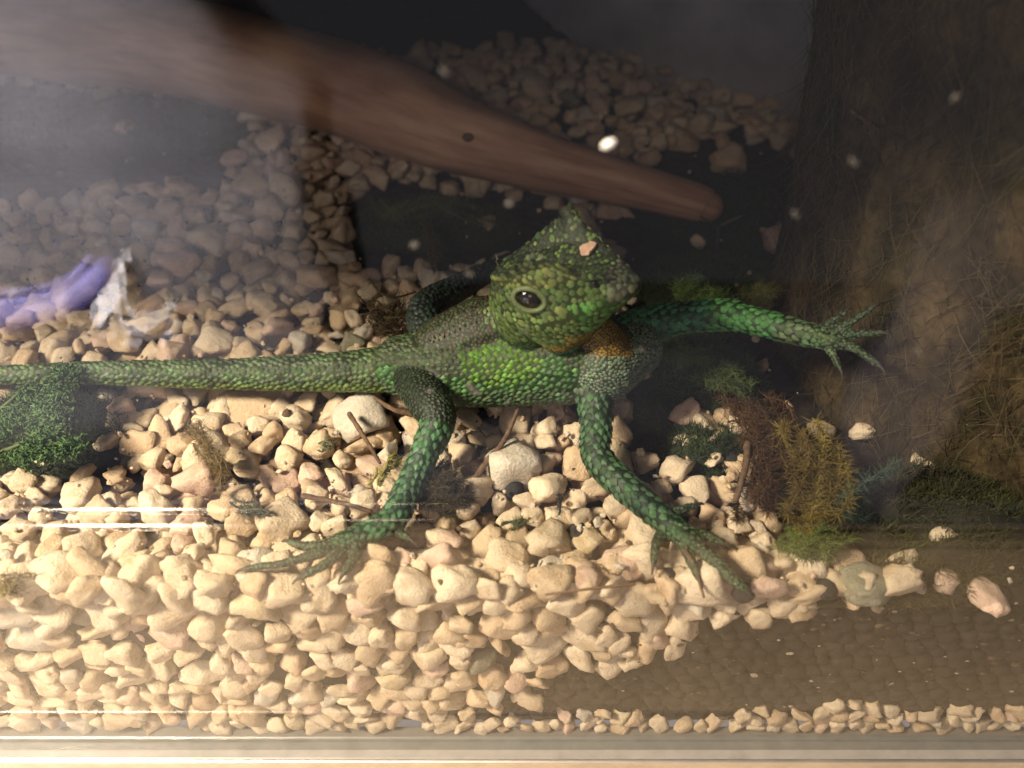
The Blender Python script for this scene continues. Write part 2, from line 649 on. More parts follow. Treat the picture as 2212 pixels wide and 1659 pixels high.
# ground areas that carry no pebbles (moss, dark clay, pillar), outlined on the soil
BARE = [[P(*q, 0.0) for q in a] for a in (
    [(1330, 560), (1720, 480), (2400, 480), (2400, 1290), (1960, 1290), (1800, 1200), (1700, 1185), (1660, 1100), (1630, 1000), (1600, 880), (1480, 880), (1440, 1000), (1345, 960), (1350, 800)],
    [(-200, 150), (420, 190), (560, 250), (480, 400), (300, 400), (100, 420), (-200, 420)],
    [(740, 380), (960, 370), (1250, 400), (1250, 540), (900, 560), (760, 560)],
    [(-200, 760), (200, 770), (230, 860), (200, 990), (-200, 1010)],
    [(1480, 280), (1740, 300), (1740, 620), (1330, 560), (1300, 430)],
)]


def bare(x, y):
    return any(inpoly(x, y, [(p[0], p[1]) for p in a]) for a in BARE)


stones = []                                 # (pos, radius, kind index, rotation matrix, tint, pressed)


def rot_flat(axis, rg):
    """random turn whose thin direction lies near AXIS"""
    z = norm(np.asarray(axis) + rg.normal(size=3) * 0.33)
    x = norm(np.cross(z, norm(rg.normal(size=3))))
    return np.stack([x, np.cross(z, x), z], 1)


KP = np.repeat([0.5, 1.5, 1.1, 0.9, 1.4], 6) / (5.4 * 6)


def pick(rg):
    return int(rg.choice(len(UNITS), p=KP)), int(rg.choice(len(TINTS), p=TW))


rg = np.random.default_rng(21)
# 1. pressed on the front glass
got = []


def dart(n, gen, sep, store):
    for _ in range(n):
        c, r = gen()
        if c is None:
            continue
        if store:
            a = np.array([q[0] for q in store])
            rr = np.array([q[1] for q in store])
            if (np.linalg.norm(a - c, axis=1) < sep * (rr + r)).any():
                continue
        store.append((c, r))


def gen_press():
    x, z = rg.uniform(-0.20, 0.215), rg.uniform(ZB + 0.001, -0.001)
    dep = (z - ZB) / -ZB
    if inpoly(x, z, E2):
        r = rg.uniform(0.0034, 0.0056) * (1.0 + 0.35 * dep)
    elif inpoly(x, z, T2):
        r = rg.uniform(0.0026, 0.0042)
    else:
        return None, 0
    return np.array([x, z]), r


dart(16000, gen_press, 0.72, got)
for (c, r) in got:
    k, t = pick(rg)
    M = rot_flat((0, 1, 0), rg)
    ext = np.abs((UNITS[k][1] * r * np.array([1, 1, 0.8])) @ M.T)[:, 1].max()
    stones.append([np.array([c[0], 0.0006 + ext, c[1]]), r, k, M, t, True])
# a looser second sheet behind them
got2 = []


def gen_press2():
    c, r = gen_press()
    return c, r * 1.05


dart(6000, gen_press2, 0.75, got2)
back_sheet = [(np.array([c[0], 0.0105 + rg.uniform(0, 0.003), c[1]]), r, *pick(rg)) for c, r in got2]

# 2. the surface
got3 = []


def gen_top():
    y = 0.004 + 0.43 * rg.random() ** 1.35
    w = 0.20 + 0.72 * y
    x = rg.uniform(-w, w)
    if bare(x, y) and rg.random() > 0.008:
        return None, 0
    r = min(0.0098, max(0.0036, rg.lognormal(math.log(0.0051), 0.33)))
    if y < r + 0.001:
        return None, 0
    return np.array([x, y]), r


dart(15000, gen_top, 0.74, got3)
for (c, r) in got3:
    k, t = pick(rg)
    M = rot_flat((0, 0, 1), rg)
    z = ground_z(*c) + 0.0085 + rg.normal() * 0.0016 + (r - 0.0055) * 0.3
    stones.append([np.array([c[0], c[1], z]), r, k, M, t, False])
got4 = []
dart(9000, gen_top, 0.78, got4)
low = [(np.array([c[0], c[1], ground_z(*c) + 0.0015]), r, *pick(rg)) for c, r in got4]

# strays on the dark soil at the right, and single stones that stand out
for px, py, z, r, kind, tint in ((2035, 1250, -0.004, 0.0045, 'angular', 4), (2125, 1283, -0.006, 0.0050, 'oblong', 4), (1385, 800, 0.0, 0.0052, 'wedge-shaped', 2), (1860, 1262, -0.002, 0.0072, 'oblong', 7),
                                 (1480, 890, 0.0, 0.0050, 'flat', 4)):
    k = KINDS.index(kind) * 6 + 2
    stones.append([P(px, py, z), r, k, rot_flat((0, 0, 1), rg), tint, False])

# keep pebbles clear of the lizard's trunk: filled in below
LIZ_CLEAR = [(P(890, 785, 0.02), 0.011), (P(1060, 785, 0.022), 0.014), (P(1160, 775, 0.025), 0.0145), (P(970, 790, .021), .013), (P(1250, 770, .028), .015), (P(800, 800, .016), .008), (P(700, 805, .013), .007),
             (P(550, 808, .011), .006), (P(400, 808, .010), .005), (P(330, 808, .009), .005), (P(620, 808, .012), .006)]
for s in stones:
    if s[5]:
        continue
    for c, rad in LIZ_CLEAR:
        h = np.linalg.norm(s[0][:2] - c[:2])
        if h < rad + s[1] * 0.8:
            top = c[2] - math.sqrt(max(0, rad * rad - min(h, rad) ** 2))
            s[0][2] = min(s[0][2], top - s[1] * 0.75)


def flatten(s):
    return s[1] * np.array([1, 1, 0.85 if s[5] else 1.0])


def shown_size(s):
    px, py, w = proj(s[0])
    if w < 0.02 or px < -40 or px > 2252 or py < -30 or py > 1690:
        return 0
    a = (s[1] / w) ** 2
    if 870 < px < 1330 and 690 < py < 850:
        a *= 0.1                            # behind the lizard
    if py < 230 or (py < 350 and px < 1000 and py < 150 + px * 0.22):
        a *= 0.3
    return a


order = sorted(range(len(stones)), key=lambda q: -shown_size(stones[q]))
single = set(order[:300])
MARKS = [('the tail', 560, 805), ('the hind knee', 950, 900), ('the hind foot', 760, 1165), ('the hind toes', 540, 1225), ('the front elbow', 1300, 985), ('the front toes', 1540, 1215),
         ('the spiky brown moss', 1745, 1050), ('the green moss sprig', 110, 900), ('the driftwood log', 760, 330), ('the base track', 600, 1600), ('the dark clay fill', 1350, 1480), ('the lizard belly', 1100, 890),
         ('the dark moss mound', 900, 470), ('the blunt log end', 1480, 440), ('the thin twig', 720, 1090), ('the fibrous pillar', 1950, 900)]
CROW = {'cream': 'cream', 'buff': 'buff', 'pinkish': 'pinkish', 'greyish': 'greyish', 'ochre': 'ochre', 'grey green': 'greyish green'}


def where(px, py, pressed):
    n, mx, my = min(MARKS, key=lambda m: (m[1] - px) ** 2 + ((m[2] - py) * 1.25) ** 2)
    dx, dy = px - mx, py - my
    if abs(dx) > abs(dy):
        w = 'right of' if dx > 0 else 'left of'
    else:
        w = 'in front of' if dy > 0 else 'behind'
    if n in ('the base track',) and w == 'behind':
        w = 'above'
    if n == 'the dark clay fill' and w == 'behind':
        w = 'above'
    return w + ' ' + n


labels = {}
for q in single:
    s = stones[q]
    px, py, w = proj(s[0])
    ap = s[1] / w * FPX
    size = 'large' if ap > 46 else 'small' if ap < 27 else 'mid-sized'
    base = f"{size} {CROW[TINTS[s[4]][0]]} {UNITS[s[2]][0]} pebble{' against glass' if s[5] else ''} {where(px, py, s[5])}"
    labels.setdefault(base, []).append((px, q))
ORD = ['', 'second', 'third', 'fourth', 'fifth', 'sixth', 'seventh', 'eighth', 'ninth', 'tenth', 'eleventh', 'twelfth']
LAB = {}
for b, l in labels.items():
    l.sort()
    if len(l) == 1:
        LAB[l[0][1]] = b
    elif len(l) == 2:
        LAB[l[0][1]] = b + ', leftmost'
        LAB[l[1][1]] = b + ', rightmost'
    else:
        for j, (_, q) in enumerate(l):
            LAB[q] = b + (', leftmost' if j == 0 else f', {ORD[min(j, 11)]} from left')
bag = Bag()
for q, s in enumerate(stones):
    kind, V, F, me = UNITS[s[2]]
    tint = np.array(TINTS[s[4]][1]) * rg.uniform(0.9, 1.06)
    if q in single:
        o = bpy.data.objects.new('pebble', me)
        link(o)
        M = Matrix([[float(s[3][a][b]) for b in range(3)] for a in range(3)]).to_4x4()
        o.matrix_world = Matrix.Translation(Vector([float(v) for v in s[0]])) @ M @ Matrix.Diagonal((*[float(v) for v in flatten(s)], 1))
        o.color = (*[float(v) for v in tint], 1)
        tag(o, LAB[q], 'pebble', 'pale limestone pebbles of the gravel bed')
    else:
        bag.add((V * flatten(s)) @ s[3].T + s[0], [F], tint)
for c, r, k, t in back_sheet:
    kind, V, F, me = UNITS[k]
    bag.add((V * r) @ rot_flat((0, 1, 0), rg).T + c, [F], np.array(TINTS[t][1]))
for c, r, k, t in low:
    kind, V, F, me = UNITS[k]
    bag.add((V * r) @ rot_flat((0, 0, 1), rg).T + c, [F], np.array(TINTS[t][1]) * 0.95)
tag(mobj('gravel_bed', bag.mesh('gravel_bed'), M_BED), kind='stuff')
# grit and crumbs lying on and between the pebbles
bm = bmesh.new()
bmesh.ops.create_icosphere(bm, subdivisions=1, radius=1)
GV = np.array([v.co[:] for v in bm.verts])
GF = np.array([[v.index for v in f.verts] for f in bm.faces])
bm.free()
bag = Bag()
for _ in range(1700):
    y = 0.004 + 0.28 * rg.random() ** 1.4
    x = rg.uniform(-0.19 - 0.5 * y, 0.17 + 0.3 * y)
    if bare(x, y) and rg.random() > 0.25:
        continue
    r = min(0.0019, rg.lognormal(math.log(0.0008), 0.45))
    v = GV * r * rg.uniform(0.55, 1.3, 3) * (1 + 0.3 * rg.normal(size=(len(GV), 1)) * 0.6)
    dark = rg.random() < 0.13
    tint = np.array((0.13, 0.085, 0.05)) if dark else np.array(TINTS[rg.integers(0, 6)][1])
    bag.add(v @ rot_flat((0, 0, 1), rg).T + np.array([x, y, ground_z(x, y) + rg.uniform(0.008, 0.0135)]), [GF], tint)
for _ in range(150):                        # flecks stuck to the pane over the clay
    q = PY(rg.uniform(1200, 2300), rg.uniform(1335, 1500) if rg.random() < 0.75 else rg.uniform(1300, 1560), 0.0022)
    r = min(0.0014, rg.lognormal(math.log(0.00045), 0.5))
    v = GV * r * np.array([1.3, 0.5, 0.8]) * (1 + 0.4 * rg.normal(size=(len(GV), 1)) * 0.6)
    bag.add(v + q, [GF], np.array((0.10, 0.07, 0.045)) if rg.random() < 0.7 else np.array((0.42, 0.36, 0.28)))
tag(mobj('grit', bag.mesh('grit', False), M_BED), kind='stuff')

# black clay balls
BALLS = [(1440, 1250, 0.0034, 'beside the front toes of the lizard'), (1605, 1275, 0.0040, 'at the tip of the longest front toe'), (1110, 1058, 0.0036, 'between pebbles in front of the belly'),
         (1540, 1272, 0.0034, 'under the longest front toe'), (1785, 1272, 0.0034, 'beside the large pebble at the moss edge'), (1580, 1000, 0.0045, 'beside the knobbly pebble by the moss'),
         (1250, 1150, 0.0036, 'between pebbles left of the front leg')]
for px, py, r, txt in BALLS:
    v = np.array([p * (1 + 0.10 * noise.noise(Vector(p * 2.3) + Vector((px, 0, 0)))) for p in IV * 1.0]) * r + P(px, py, -0.003)
    mesh_thing('clay_ball', mesh_np('clay_ball', v, [IF]), M_CLAY, 'round black clay ball ' + txt, 'clay ball', 'black clay balls among the pebbles')


# ------------------------------------------------------------------ driftwood log
pts = [P(-330, 10, 0.040), P(0, 60, 0.036), P(330, 95, 0.034), P(620, 160, 0.030), P(850, 235, 0.025), P(1010, 300, 0.020), P(1180, 352, 0.015), P(1340, 395, 0.012), P(1500, 438, 0.009), P(1530, 448, 0.008)]
rad = [0.028, 0.0275, 0.0270, 0.0255, 0.0230, 0.0190, 0.0145, 0.0115, 0.0088, 0.0070]
c = catmull(np.column_stack([pts, rad]), 14)


def wob(L, a):
    return np.array([1 + 0.10 * noise.noise((L * 22, math.cos(t) * 1.2, math.sin(t) * 1.2)) + 0.03 * noise.noise((L * 40, math.cos(t) * 5, math.sin(t) * 5)) for t in a])


V, Q, T3, UV = tube_vf(c[:, :3], c[:, 3], 40, wob)
kc = P(1000, 288, 0.034)                    # a knot hole sunk into the log
dd = np.linalg.norm(V - kc, axis=1)
axis = c[np.argmin(np.linalg.norm(c[:, :3] - kc, axis=1)), :3]
V = V + (axis - V) * (0.55 * np.exp(-(dd / 0.0052) ** 2))[:, None]
log = thing('driftwood_log', P(620, 160, 0.004), 'smooth reddish brown driftwood log lying across the back of the gravel', 'log')
mobj('trunk', mesh_np('trunk', V, [Q, T3], uv=UV), M_WOOD, log)
kn = IV * np.array([0.0042, 0.0036, 0.0026]) + (kc + (axis - kc) * 0.42)
mobj('knot', mesh_np('knot', kn, [IF]), M_TWIG, log)

# ------------------------------------------------------------------ fibrous pillar
PC, PR = np.array([0.2115, 0.132]), 0.098
LEAN = -0.11
pil = thing('bark_pillar', (PC[0], PC[1], -0.012), 'tall pillar of matted brown fibre standing behind the spiky moss', 'pillar')
na, nz = 150, 90
V, Cc = [], []
for j in range(nz):
    z = -0.015 + 0.214 * j / (nz - 1)
    for a in range(na):
        t = 2 * math.pi * a / na
        w = Vector((math.cos(t) * 5, math.sin(t) * 5, z * 12))
        f = noise.noise(Vector((math.cos(t) * 26, math.sin(t) * 26, z * 22)))
        r = PR * (1 + 0.035 * noise.noise(w) + 0.02 * f) + 0.004 * math.exp(-max(0, z + 0.01) / 0.02)
        V.append((PC[0] + LEAN * z + r * math.cos(t), PC[1] + r * math.sin(t), z))
        g = 0.5 + 0.5 * noise.noise(Vector((math.cos(t) * 9 + 5, math.sin(t) * 9, z * 40)))
        g2 = 0.5 + 0.5 * noise.noise(Vector((math.cos(t) * 4 - 9, math.sin(t) * 4, z * 14)))
        g = min(1, max(0, (g - 0.5) * 2.2 + 0.45))
        cc = np.array([0.022, 0.014, 0.009]) * (1 - g) + np.array([0.14, 0.092, 0.046]) * g
        cc = cc * (1 - 0.4 * g2) + np.array([0.06, 0.065, 0.025]) * 0.4 * g2
        Cc.append(cc)
i = (np.arange(nz - 1)[:, None] * na)
a = np.arange(na)[None]
b = (a + 1) % na
Q = np.stack([i + a, i + b, i + na + b, i + na + a], -1).reshape(-1, 4)
mobj('trunk', mesh_np('trunk', V, [Q], np.array(Cc)), M_BARK, pil)
bag = Bag()
n = 9500
t = RNG.uniform(math.pi * 0.94, math.pi * 1.85, n)
z = RNG.uniform(-0.012, 0.185, n)
rr = PR * 1.0 + 0.004 * np.exp(-np.maximum(0, z + 0.01) / 0.02) + RNG.uniform(-0.001, 0.003, n)
root = np.stack([PC[0] + LEAN * z + rr * np.cos(t), PC[1] + rr * np.sin(t), z], 1)
out = np.stack([np.cos(t), np.sin(t), np.zeros(n)], 1)
tang = np.stack([-np.sin(t), np.cos(t), np.zeros(n)], 1)
dr = tang * RNG.normal(size=(n, 1)) * 0.7 + np.array([0, 0, 1]) * RNG.choice([-1, 1], size=(n, 1)) * 0.9 + out * RNG.uniform(0.0, 0.22, (n, 1))
g = RNG.random((n, 1))
cols = np.array([0.035, 0.022, 0.013]) * (1 - g) + np.array([0.19, 0.14, 0.08]) * g
gr = RNG.random((n, 1)) < 0.22
cols = np.where(gr, cols * np.array([0.75, 1.1, 0.6]), cols)
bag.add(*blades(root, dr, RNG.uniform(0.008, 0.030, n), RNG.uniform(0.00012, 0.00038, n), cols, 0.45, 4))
mobj('fibre', bag.mesh('fibre'), M_MOSS, pil, 'stuff')


# ------------------------------------------------------------------ moss
def moss_frond(bag, pts, spread, nstem, spike, dens, c0, c1, rg, width=0.00032):
    """stems along a path, each bristling with curved spikes"""
    C = catmull(pts, 10)
    for s in range(nstem):
        off = rg.normal(size=3) * spread
        ph = rg.uniform(0, 6, 3)
        i0 = rg.integers(0, max(1, len(C) // 2))
        i1 = rg.integers(min(len(C) - 1, i0 + len(C) // 3), len(C))
        seg = C[i0:i1 + 1]
        tt = np.linspace(0, 1, len(seg))[:, None]
        seg = seg + off + spread * 0.7 * np.sin(tt * 5 + ph) * np.array([1, 1, 0.6])
        g = rg.random()
        col = np.array(c0) * (1 - g) + np.array(c1) * g
        V, Q, T3, _ = tube_vf(seg, np.full(len(seg), width * 1.1), 5)
        bag.add(V, [Q, T3], col * 0.6)
        L = np.linalg.norm(np.diff(seg, axis=0), axis=1).sum()
        m = max(8, int(L * dens))
        f = rg.uniform(0, len(seg) - 1.001, m)
        k = f.astype(int)
        root = seg[k] + (seg[k + 1] - seg[k]) * (f - k)[:, None]
        T = norm(seg[k + 1] - seg[k])
        dr = norm(rg.normal(size=(m, 3))) * 1.0 + T * 0.45
        cc = col * rg.uniform(0.7, 1.35, (m, 1))
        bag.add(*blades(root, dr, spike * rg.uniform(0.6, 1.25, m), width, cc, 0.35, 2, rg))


def moss_thing(label, paths, spread, nstem, spike, dens, c0, c1, seed, group='moss clumps', name='moss_clump', width=0.00032):
    rg = np.random.default_rng(seed)
    bag = Bag()
    for p in paths:
        moss_frond(bag, np.array(p), spread, nstem, spike, dens, c0, c1, rg, width)
    return mesh_thing(name, bag.mesh(name), M_MOSS, label, 'moss', group)


def moss_mound(label, px, py, rx, ry, h, n, c0, c1, seed, spike=0.0045, name='moss_mound'):
    """a lumpy cushion of moss: a solid hummock with spikes all over"""
    rg = np.random.default_rng(seed)
    c = P(px, py, 0.0)
    bag = Bag()
    m = 26
    u, v = np.meshgrid(np.linspace(-1, 1, m), np.linspace(-1, 1, m))
    rr = np.clip(np.sqrt(u * u + v * v), 0, 1)
    hh = np.array([[1 + 0.55 * noise.noise((u[a, b] * 2.2 + seed, v[a, b] * 2.2, 0)) + 0.25 * noise.noise((u[a, b] * 6 + seed, v[a, b] * 6, 3)) for b in range(m)] for a in range(m)])
    zz = h * (1 - rr ** 2.2) * hh - 0.010
    V = np.stack([c[0] + u * rx, c[1] + v * ry, zz], -1).reshape(-1, 3)
    i = np.arange(m - 1)[None] + m * np.arange(m - 1)[:, None]
    Q = np.stack([i, i + 1, i + m + 1, i + m], -1).reshape(-1, 4)
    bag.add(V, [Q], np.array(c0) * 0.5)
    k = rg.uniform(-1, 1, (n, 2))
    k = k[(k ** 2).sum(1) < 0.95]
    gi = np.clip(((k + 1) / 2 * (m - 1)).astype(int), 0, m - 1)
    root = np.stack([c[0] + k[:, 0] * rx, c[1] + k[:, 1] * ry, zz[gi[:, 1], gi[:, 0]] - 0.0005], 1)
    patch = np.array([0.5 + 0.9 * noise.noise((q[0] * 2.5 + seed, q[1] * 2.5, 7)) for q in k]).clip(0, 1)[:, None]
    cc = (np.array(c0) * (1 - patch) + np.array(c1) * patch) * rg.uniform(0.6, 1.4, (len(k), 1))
    dr = rg.normal(size=(len(k), 3)) * 0.7 + np.array([0, -0.1, 0.8])
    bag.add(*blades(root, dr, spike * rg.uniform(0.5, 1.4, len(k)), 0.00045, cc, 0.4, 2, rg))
    return mesh_thing(name, bag.mesh(name), M_MOSS, label, 'moss', 'moss mounds on the soil')


DG, MG = (0.018, 0.026, 0.013), (0.045, 0.075, 0.022)
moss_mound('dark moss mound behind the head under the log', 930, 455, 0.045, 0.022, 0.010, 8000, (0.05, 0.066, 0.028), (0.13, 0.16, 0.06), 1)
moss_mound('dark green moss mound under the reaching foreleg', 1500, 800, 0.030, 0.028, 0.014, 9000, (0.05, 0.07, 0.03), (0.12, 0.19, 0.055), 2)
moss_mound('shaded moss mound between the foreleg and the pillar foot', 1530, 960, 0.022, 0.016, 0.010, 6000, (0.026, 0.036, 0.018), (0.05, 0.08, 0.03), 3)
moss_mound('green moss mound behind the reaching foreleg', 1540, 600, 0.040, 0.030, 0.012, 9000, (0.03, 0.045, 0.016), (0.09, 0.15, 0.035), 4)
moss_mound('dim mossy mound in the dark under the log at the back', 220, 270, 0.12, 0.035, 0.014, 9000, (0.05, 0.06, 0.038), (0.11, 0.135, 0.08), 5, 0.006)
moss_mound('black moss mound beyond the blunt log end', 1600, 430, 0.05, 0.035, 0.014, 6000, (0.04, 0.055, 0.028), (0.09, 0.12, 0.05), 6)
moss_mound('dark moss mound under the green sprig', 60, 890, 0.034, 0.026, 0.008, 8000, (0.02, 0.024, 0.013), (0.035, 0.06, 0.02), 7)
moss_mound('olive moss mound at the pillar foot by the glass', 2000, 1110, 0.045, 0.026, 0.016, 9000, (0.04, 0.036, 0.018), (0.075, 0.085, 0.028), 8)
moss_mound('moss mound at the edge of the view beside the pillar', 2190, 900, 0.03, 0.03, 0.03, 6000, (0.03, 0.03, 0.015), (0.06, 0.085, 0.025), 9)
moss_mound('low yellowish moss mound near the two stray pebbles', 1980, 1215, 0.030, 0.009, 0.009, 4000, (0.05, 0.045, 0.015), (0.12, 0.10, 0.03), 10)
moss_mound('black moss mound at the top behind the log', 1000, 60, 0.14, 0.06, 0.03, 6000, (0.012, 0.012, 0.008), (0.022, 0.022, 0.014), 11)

moss_thing('spiky golden brown moss clump standing at the gravel edge', [[P(1690, 915, 0.016), P(1740, 960, 0.016), P(1760, 1060, 0.012), P(1735, 1170, 0.006)], [P(1720, 930, 0.018), P(1790, 1000, 0.014), P(1780, 1110, 0.010), P(1720, 1180, 0.004)]],
           0.0030, 13, 0.0050, 9000, (0.085, 0.05, 0.014), (0.25, 0.19, 0.045), 31)
moss_thing('rusty brown moss clump between pebbles and golden moss', [[P(1600, 890, 0.014), P(1650, 930, 0.013), P(1660, 1040, 0.010), P(1640, 1120, 0.006)], [P(1585, 880, 0.012), P(1640, 900, 0.012), P(1690, 980, 0.010)]],
           0.0028, 12, 0.0044, 8000, (0.05, 0.028, 0.014), (0.13, 0.065, 0.026), 32)
moss_thing('fresh green moss clump at the foot of golden moss', [[P(1690, 1170, 0.006), P(1760, 1185, 0.006), P(1850, 1170, 0.006)]], 0.0022, 12, 0.0042, 8000, (0.08, 0.12, 0.025), (0.17, 0.22, 0.05), 33)
moss_thing('bluish moss clump right of the golden moss', [[P(1800, 1090, 0.010), P(1850, 1050, 0.012), P(1930, 1010, 0.014)], [P(1800, 1110, 0.010), P(1880, 1090, 0.010)]], 0.0018, 8, 0.0036, 7000, (0.04, 0.075, 0.05), (0.08, 0.135, 0.095), 34)
moss_thing('dry brown moss strip draped over pebbles at the left', [[P(400, 905, 0.007), P(430, 950, 0.008), P(470, 1000, 0.008), P(480, 1060, 0.006)]], 0.0012, 9, 0.0040, 8000, (0.13, 0.085, 0.035), (0.25, 0.18, 0.08), 35, width=0.00026)
moss_thing('dark curly moss clump behind the hind shin', [[P(910, 1020, 0.006), P(950, 1030, 0.007), P(1000, 1030, 0.005)], [P(880, 1070, 0.004), P(950, 1060, 0.006), P(1010, 1075, 0.004)]], 0.0020, 12, 0.0050, 5000, (0.035, 0.026, 0.014), (0.11, 0.09, 0.035), 36)
moss_thing('yellow star moss clump in front of the hind shin', [[P(815, 1050, 0.005), P(835, 1010, 0.007), P(860, 985, 0.007)]], 0.0009, 7, 0.0042, 1900, (0.30, 0.27, 0.06), (0.42, 0.38, 0.10), 37, width=0.0004)
moss_thing('grey green moss clump by the boundary of the pebbles', [[P(490, 1080, 0.005), P(530, 1095, 0.005), P(575, 1110, 0.004)]], 0.0008, 7, 0.0030, 3200, (0.09, 0.10, 0.075), (0.16, 0.17, 0.12), 38)
moss_thing('small dark moss tip between pebbles left of the front leg', [[P(1205, 1060, 0.006), P(1210, 1085, 0.006), P(1205, 1110, 0.004)]], 0.0004, 5, 0.0022, 5200, (0.03, 0.028, 0.022), (0.06, 0.055, 0.045), 39)
moss_thing('pale green moss wisp in front of the big cracked pebble', [[P(1085, 1135, 0.006), P(1115, 1130, 0.006), P(1140, 1120, 0.005)]], 0.0008, 6, 0.0030, 3000, (0.12, 0.14, 0.06), (0.22, 0.24, 0.11), 40)
moss_thing('brown moss clump among pebbles behind the body', [[P(780, 650, 0.008), P(830, 690, 0.010), P(880, 670, 0.008)], [P(800, 690, 0.008), P(870, 715, 0.008)]], 0.0024, 14, 0.0050, 2600, (0.045, 0.03, 0.016), (0.12, 0.085, 0.04), 41)
moss_thing('golden moss wisp behind the folded hind leg', [[P(905, 450, 0.010), P(930, 520, 0.010), P(940, 590, 0.008)]], 0.0012, 7, 0.0042, 2600, (0.08, 0.06, 0.015), (0.16, 0.13, 0.03), 42)
moss_thing('grey green moss wisp beside the hind knee', [[P(690, 960, 0.006), P(720, 965, 0.006)]], 0.0008, 6, 0.0030, 3000, (0.10, 0.12, 0.06), (0.2, 0.2, 0.1), 43)
moss_thing('brown moss tuft stuck on the round pebble at the toes', [[P(1290, 1222, 0.010), P(1320, 1240, 0.010)]], 0.0005, 5, 0.0026, 3000, (0.10, 0.05, 0.025), (0.2, 0.11, 0.05), 44, width=0.0002)
moss_thing('olive moss patch between pebbles at the far left edge', [[P(-10, 1250, 0.003), P(20, 1265, 0.003), P(45, 1280, 0.001)]], 0.0014, 12, 0.0034, 3600, (0.15, 0.12, 0.04), (0.3, 0.24, 0.08), 45)

moss_thing('green moss sprig poking up behind the upper arm', [[P(1460, 650, 0.006), P(1490, 620, 0.012), P(1520, 590, 0.016)], [P(1480, 660, 0.006), P(1530, 640, 0.012), P(1570, 630, 0.014)]], 0.0016, 9, 0.0042, 6000, (0.10, 0.17, 0.04), (0.22, 0.34, 0.09), 46)
moss_thing('olive moss sprig before the pillar edge above the forearm', [[P(1610, 650, 0.008), P(1640, 630, 0.014), P(1680, 620, 0.016)], [P(1590, 640, 0.006), P(1630, 660, 0.010), P(1670, 660, 0.012)]], 0.0016, 8, 0.0042, 6000, (0.11, 0.12, 0.04), (0.24, 0.24, 0.08), 47)
moss_thing('dim green moss sprig under the reaching forearm', [[P(1440, 790, 0.008), P(1500, 770, 0.014), P(1550, 790, 0.012)], [P(1500, 830, 0.006), P(1560, 820, 0.012), P(1620, 840, 0.010)]], 0.0020, 10, 0.0042, 6000, (0.08, 0.11, 0.04), (0.18, 0.25, 0.08), 48)
moss_thing('dark mossy strand trailing over stones behind the head', [[P(790, 420, 0.010), P(850, 460, 0.012), P(940, 440, 0.012), P(1050, 470, 0.010)]], 0.0026, 12, 0.0048, 5000, (0.09, 0.11, 0.04), (0.20, 0.24, 0.08), 49)

# the flat green sprig at the left: a leafy fern-like sprig with leaflets of its own
sprig = thing('green_sprig', P(60, 930, 0.006), 'bright green mossy sprig spreading over dark moss at the left edge', 'plant')
bag = Bag()
for path in ([P(-20, 985, 0.010), P(60, 950, 0.012), P(110, 890, 0.014), P(150, 820, 0.014)], [P(90, 930, 0.012), P(120, 960, 0.011), P(150, 930, 0.010)], [P(-20, 900, 0.010), P(30, 860, 0.012), P(60, 830, 0.010)]):
    C = catmull(path, 14)
    V, Q, T3, _ = tube_vf(C, np.full(len(C), 0.0006), 6)
    bag.add(V, [Q, T3], (0.10, 0.13, 0.05))
mobj('stem', bag.mesh('stem'), M_MOSS, sprig)
bag = Bag()
rg = np.random.default_rng(77)
for path, n in (([P(70, 990, 0.010), P(100, 930, 0.012), P(115, 870, 0.014), P(140, 800, 0.014)], 2400), ([P(0, 940, 0.010), P(40, 890, 0.011), P(60, 840, 0.010)], 700), ([P(20, 985, 0.009), P(120, 970, 0.010), P(150, 960, 0.009)], 900)):
    C = catmull(path, 14)
    k = rg.integers(0, len(C), n)
    root = C[k] + rg.normal(size=(n, 3)) * np.array([0.0026, 0.0022, 0.0010])
    g = rg.random((n, 1))
    cc = np.array([0.03, 0.065, 0.018]) * (1 - g) + np.array([0.10, 0.20, 0.06]) * g
    bag.add(*blades(root, rg.normal(size=(n, 3)) * np.array([1, 1, 0.6]) + np.array([0, 0, 0.25]), rg.uniform(0.0009, 0.0020, n), rg.uniform(0.0006, 0.0013, n), cc, 0.5, 2, rg))
mobj('foliage', bag.mesh('foliage'), M_MOSS, sprig, 'stuff')


# ------------------------------------------------------------------ twigs and debris
def twig(label, pts, r0, r1, name='twig'):
    C = catmull(pts, 10)
    r = np.linspace(r0, r1, len(C))
    V, Q, T3, _ = tube_vf(C, r, 8, lambda L, a: np.array([1 + 0.3 * noise.noise((L * 300, math.cos(t), math.sin(t))) for t in a]))
    mesh_thing(name, mesh_np(name, V, [Q, T3]), M_TWIG, label, 'twig', 'dry twigs on the gravel')


twig('thin reddish twig lying behind the hind foot', [P(655, 1072, 0.007), P(710, 1082, 0.008), P(760, 1093, 0.008), P(800, 1105, 0.006)], 0.0009, 0.0006)
twig('crooked brown twig leaning between pebbles behind the front leg', [P(1125, 870, 0.012), P(1090, 950, 0.008), P(1050, 1000, 0.005), P(1010, 1060, 0.002)], 0.0007, 0.0012)
twig('short dark twig on pebbles left of the hind knee', [P(810, 860, 0.009), P(850, 885, 0.010), P(890, 895, 0.008)], 0.0006, 0.0011)
twig('slim mossy twig between pebbles left of the hind shin', [P(755, 895, 0.008), P(790, 950, 0.008), P(820, 1000, 0.005)], 0.0009, 0.0006)
twig('straw stalk lying on pebbles at the glass', [P(1180, 1285, 0.006), P(1280, 1272, 0.007), P(1370, 1262, 0.006)], 0.0003, 0.0005)
twig('forked brown twig below the front toes', [P(1480, 1190, 0.008), P(1500, 1225, 0.006), P(1520, 1290, 0.002)], 0.0007, 0.0004)
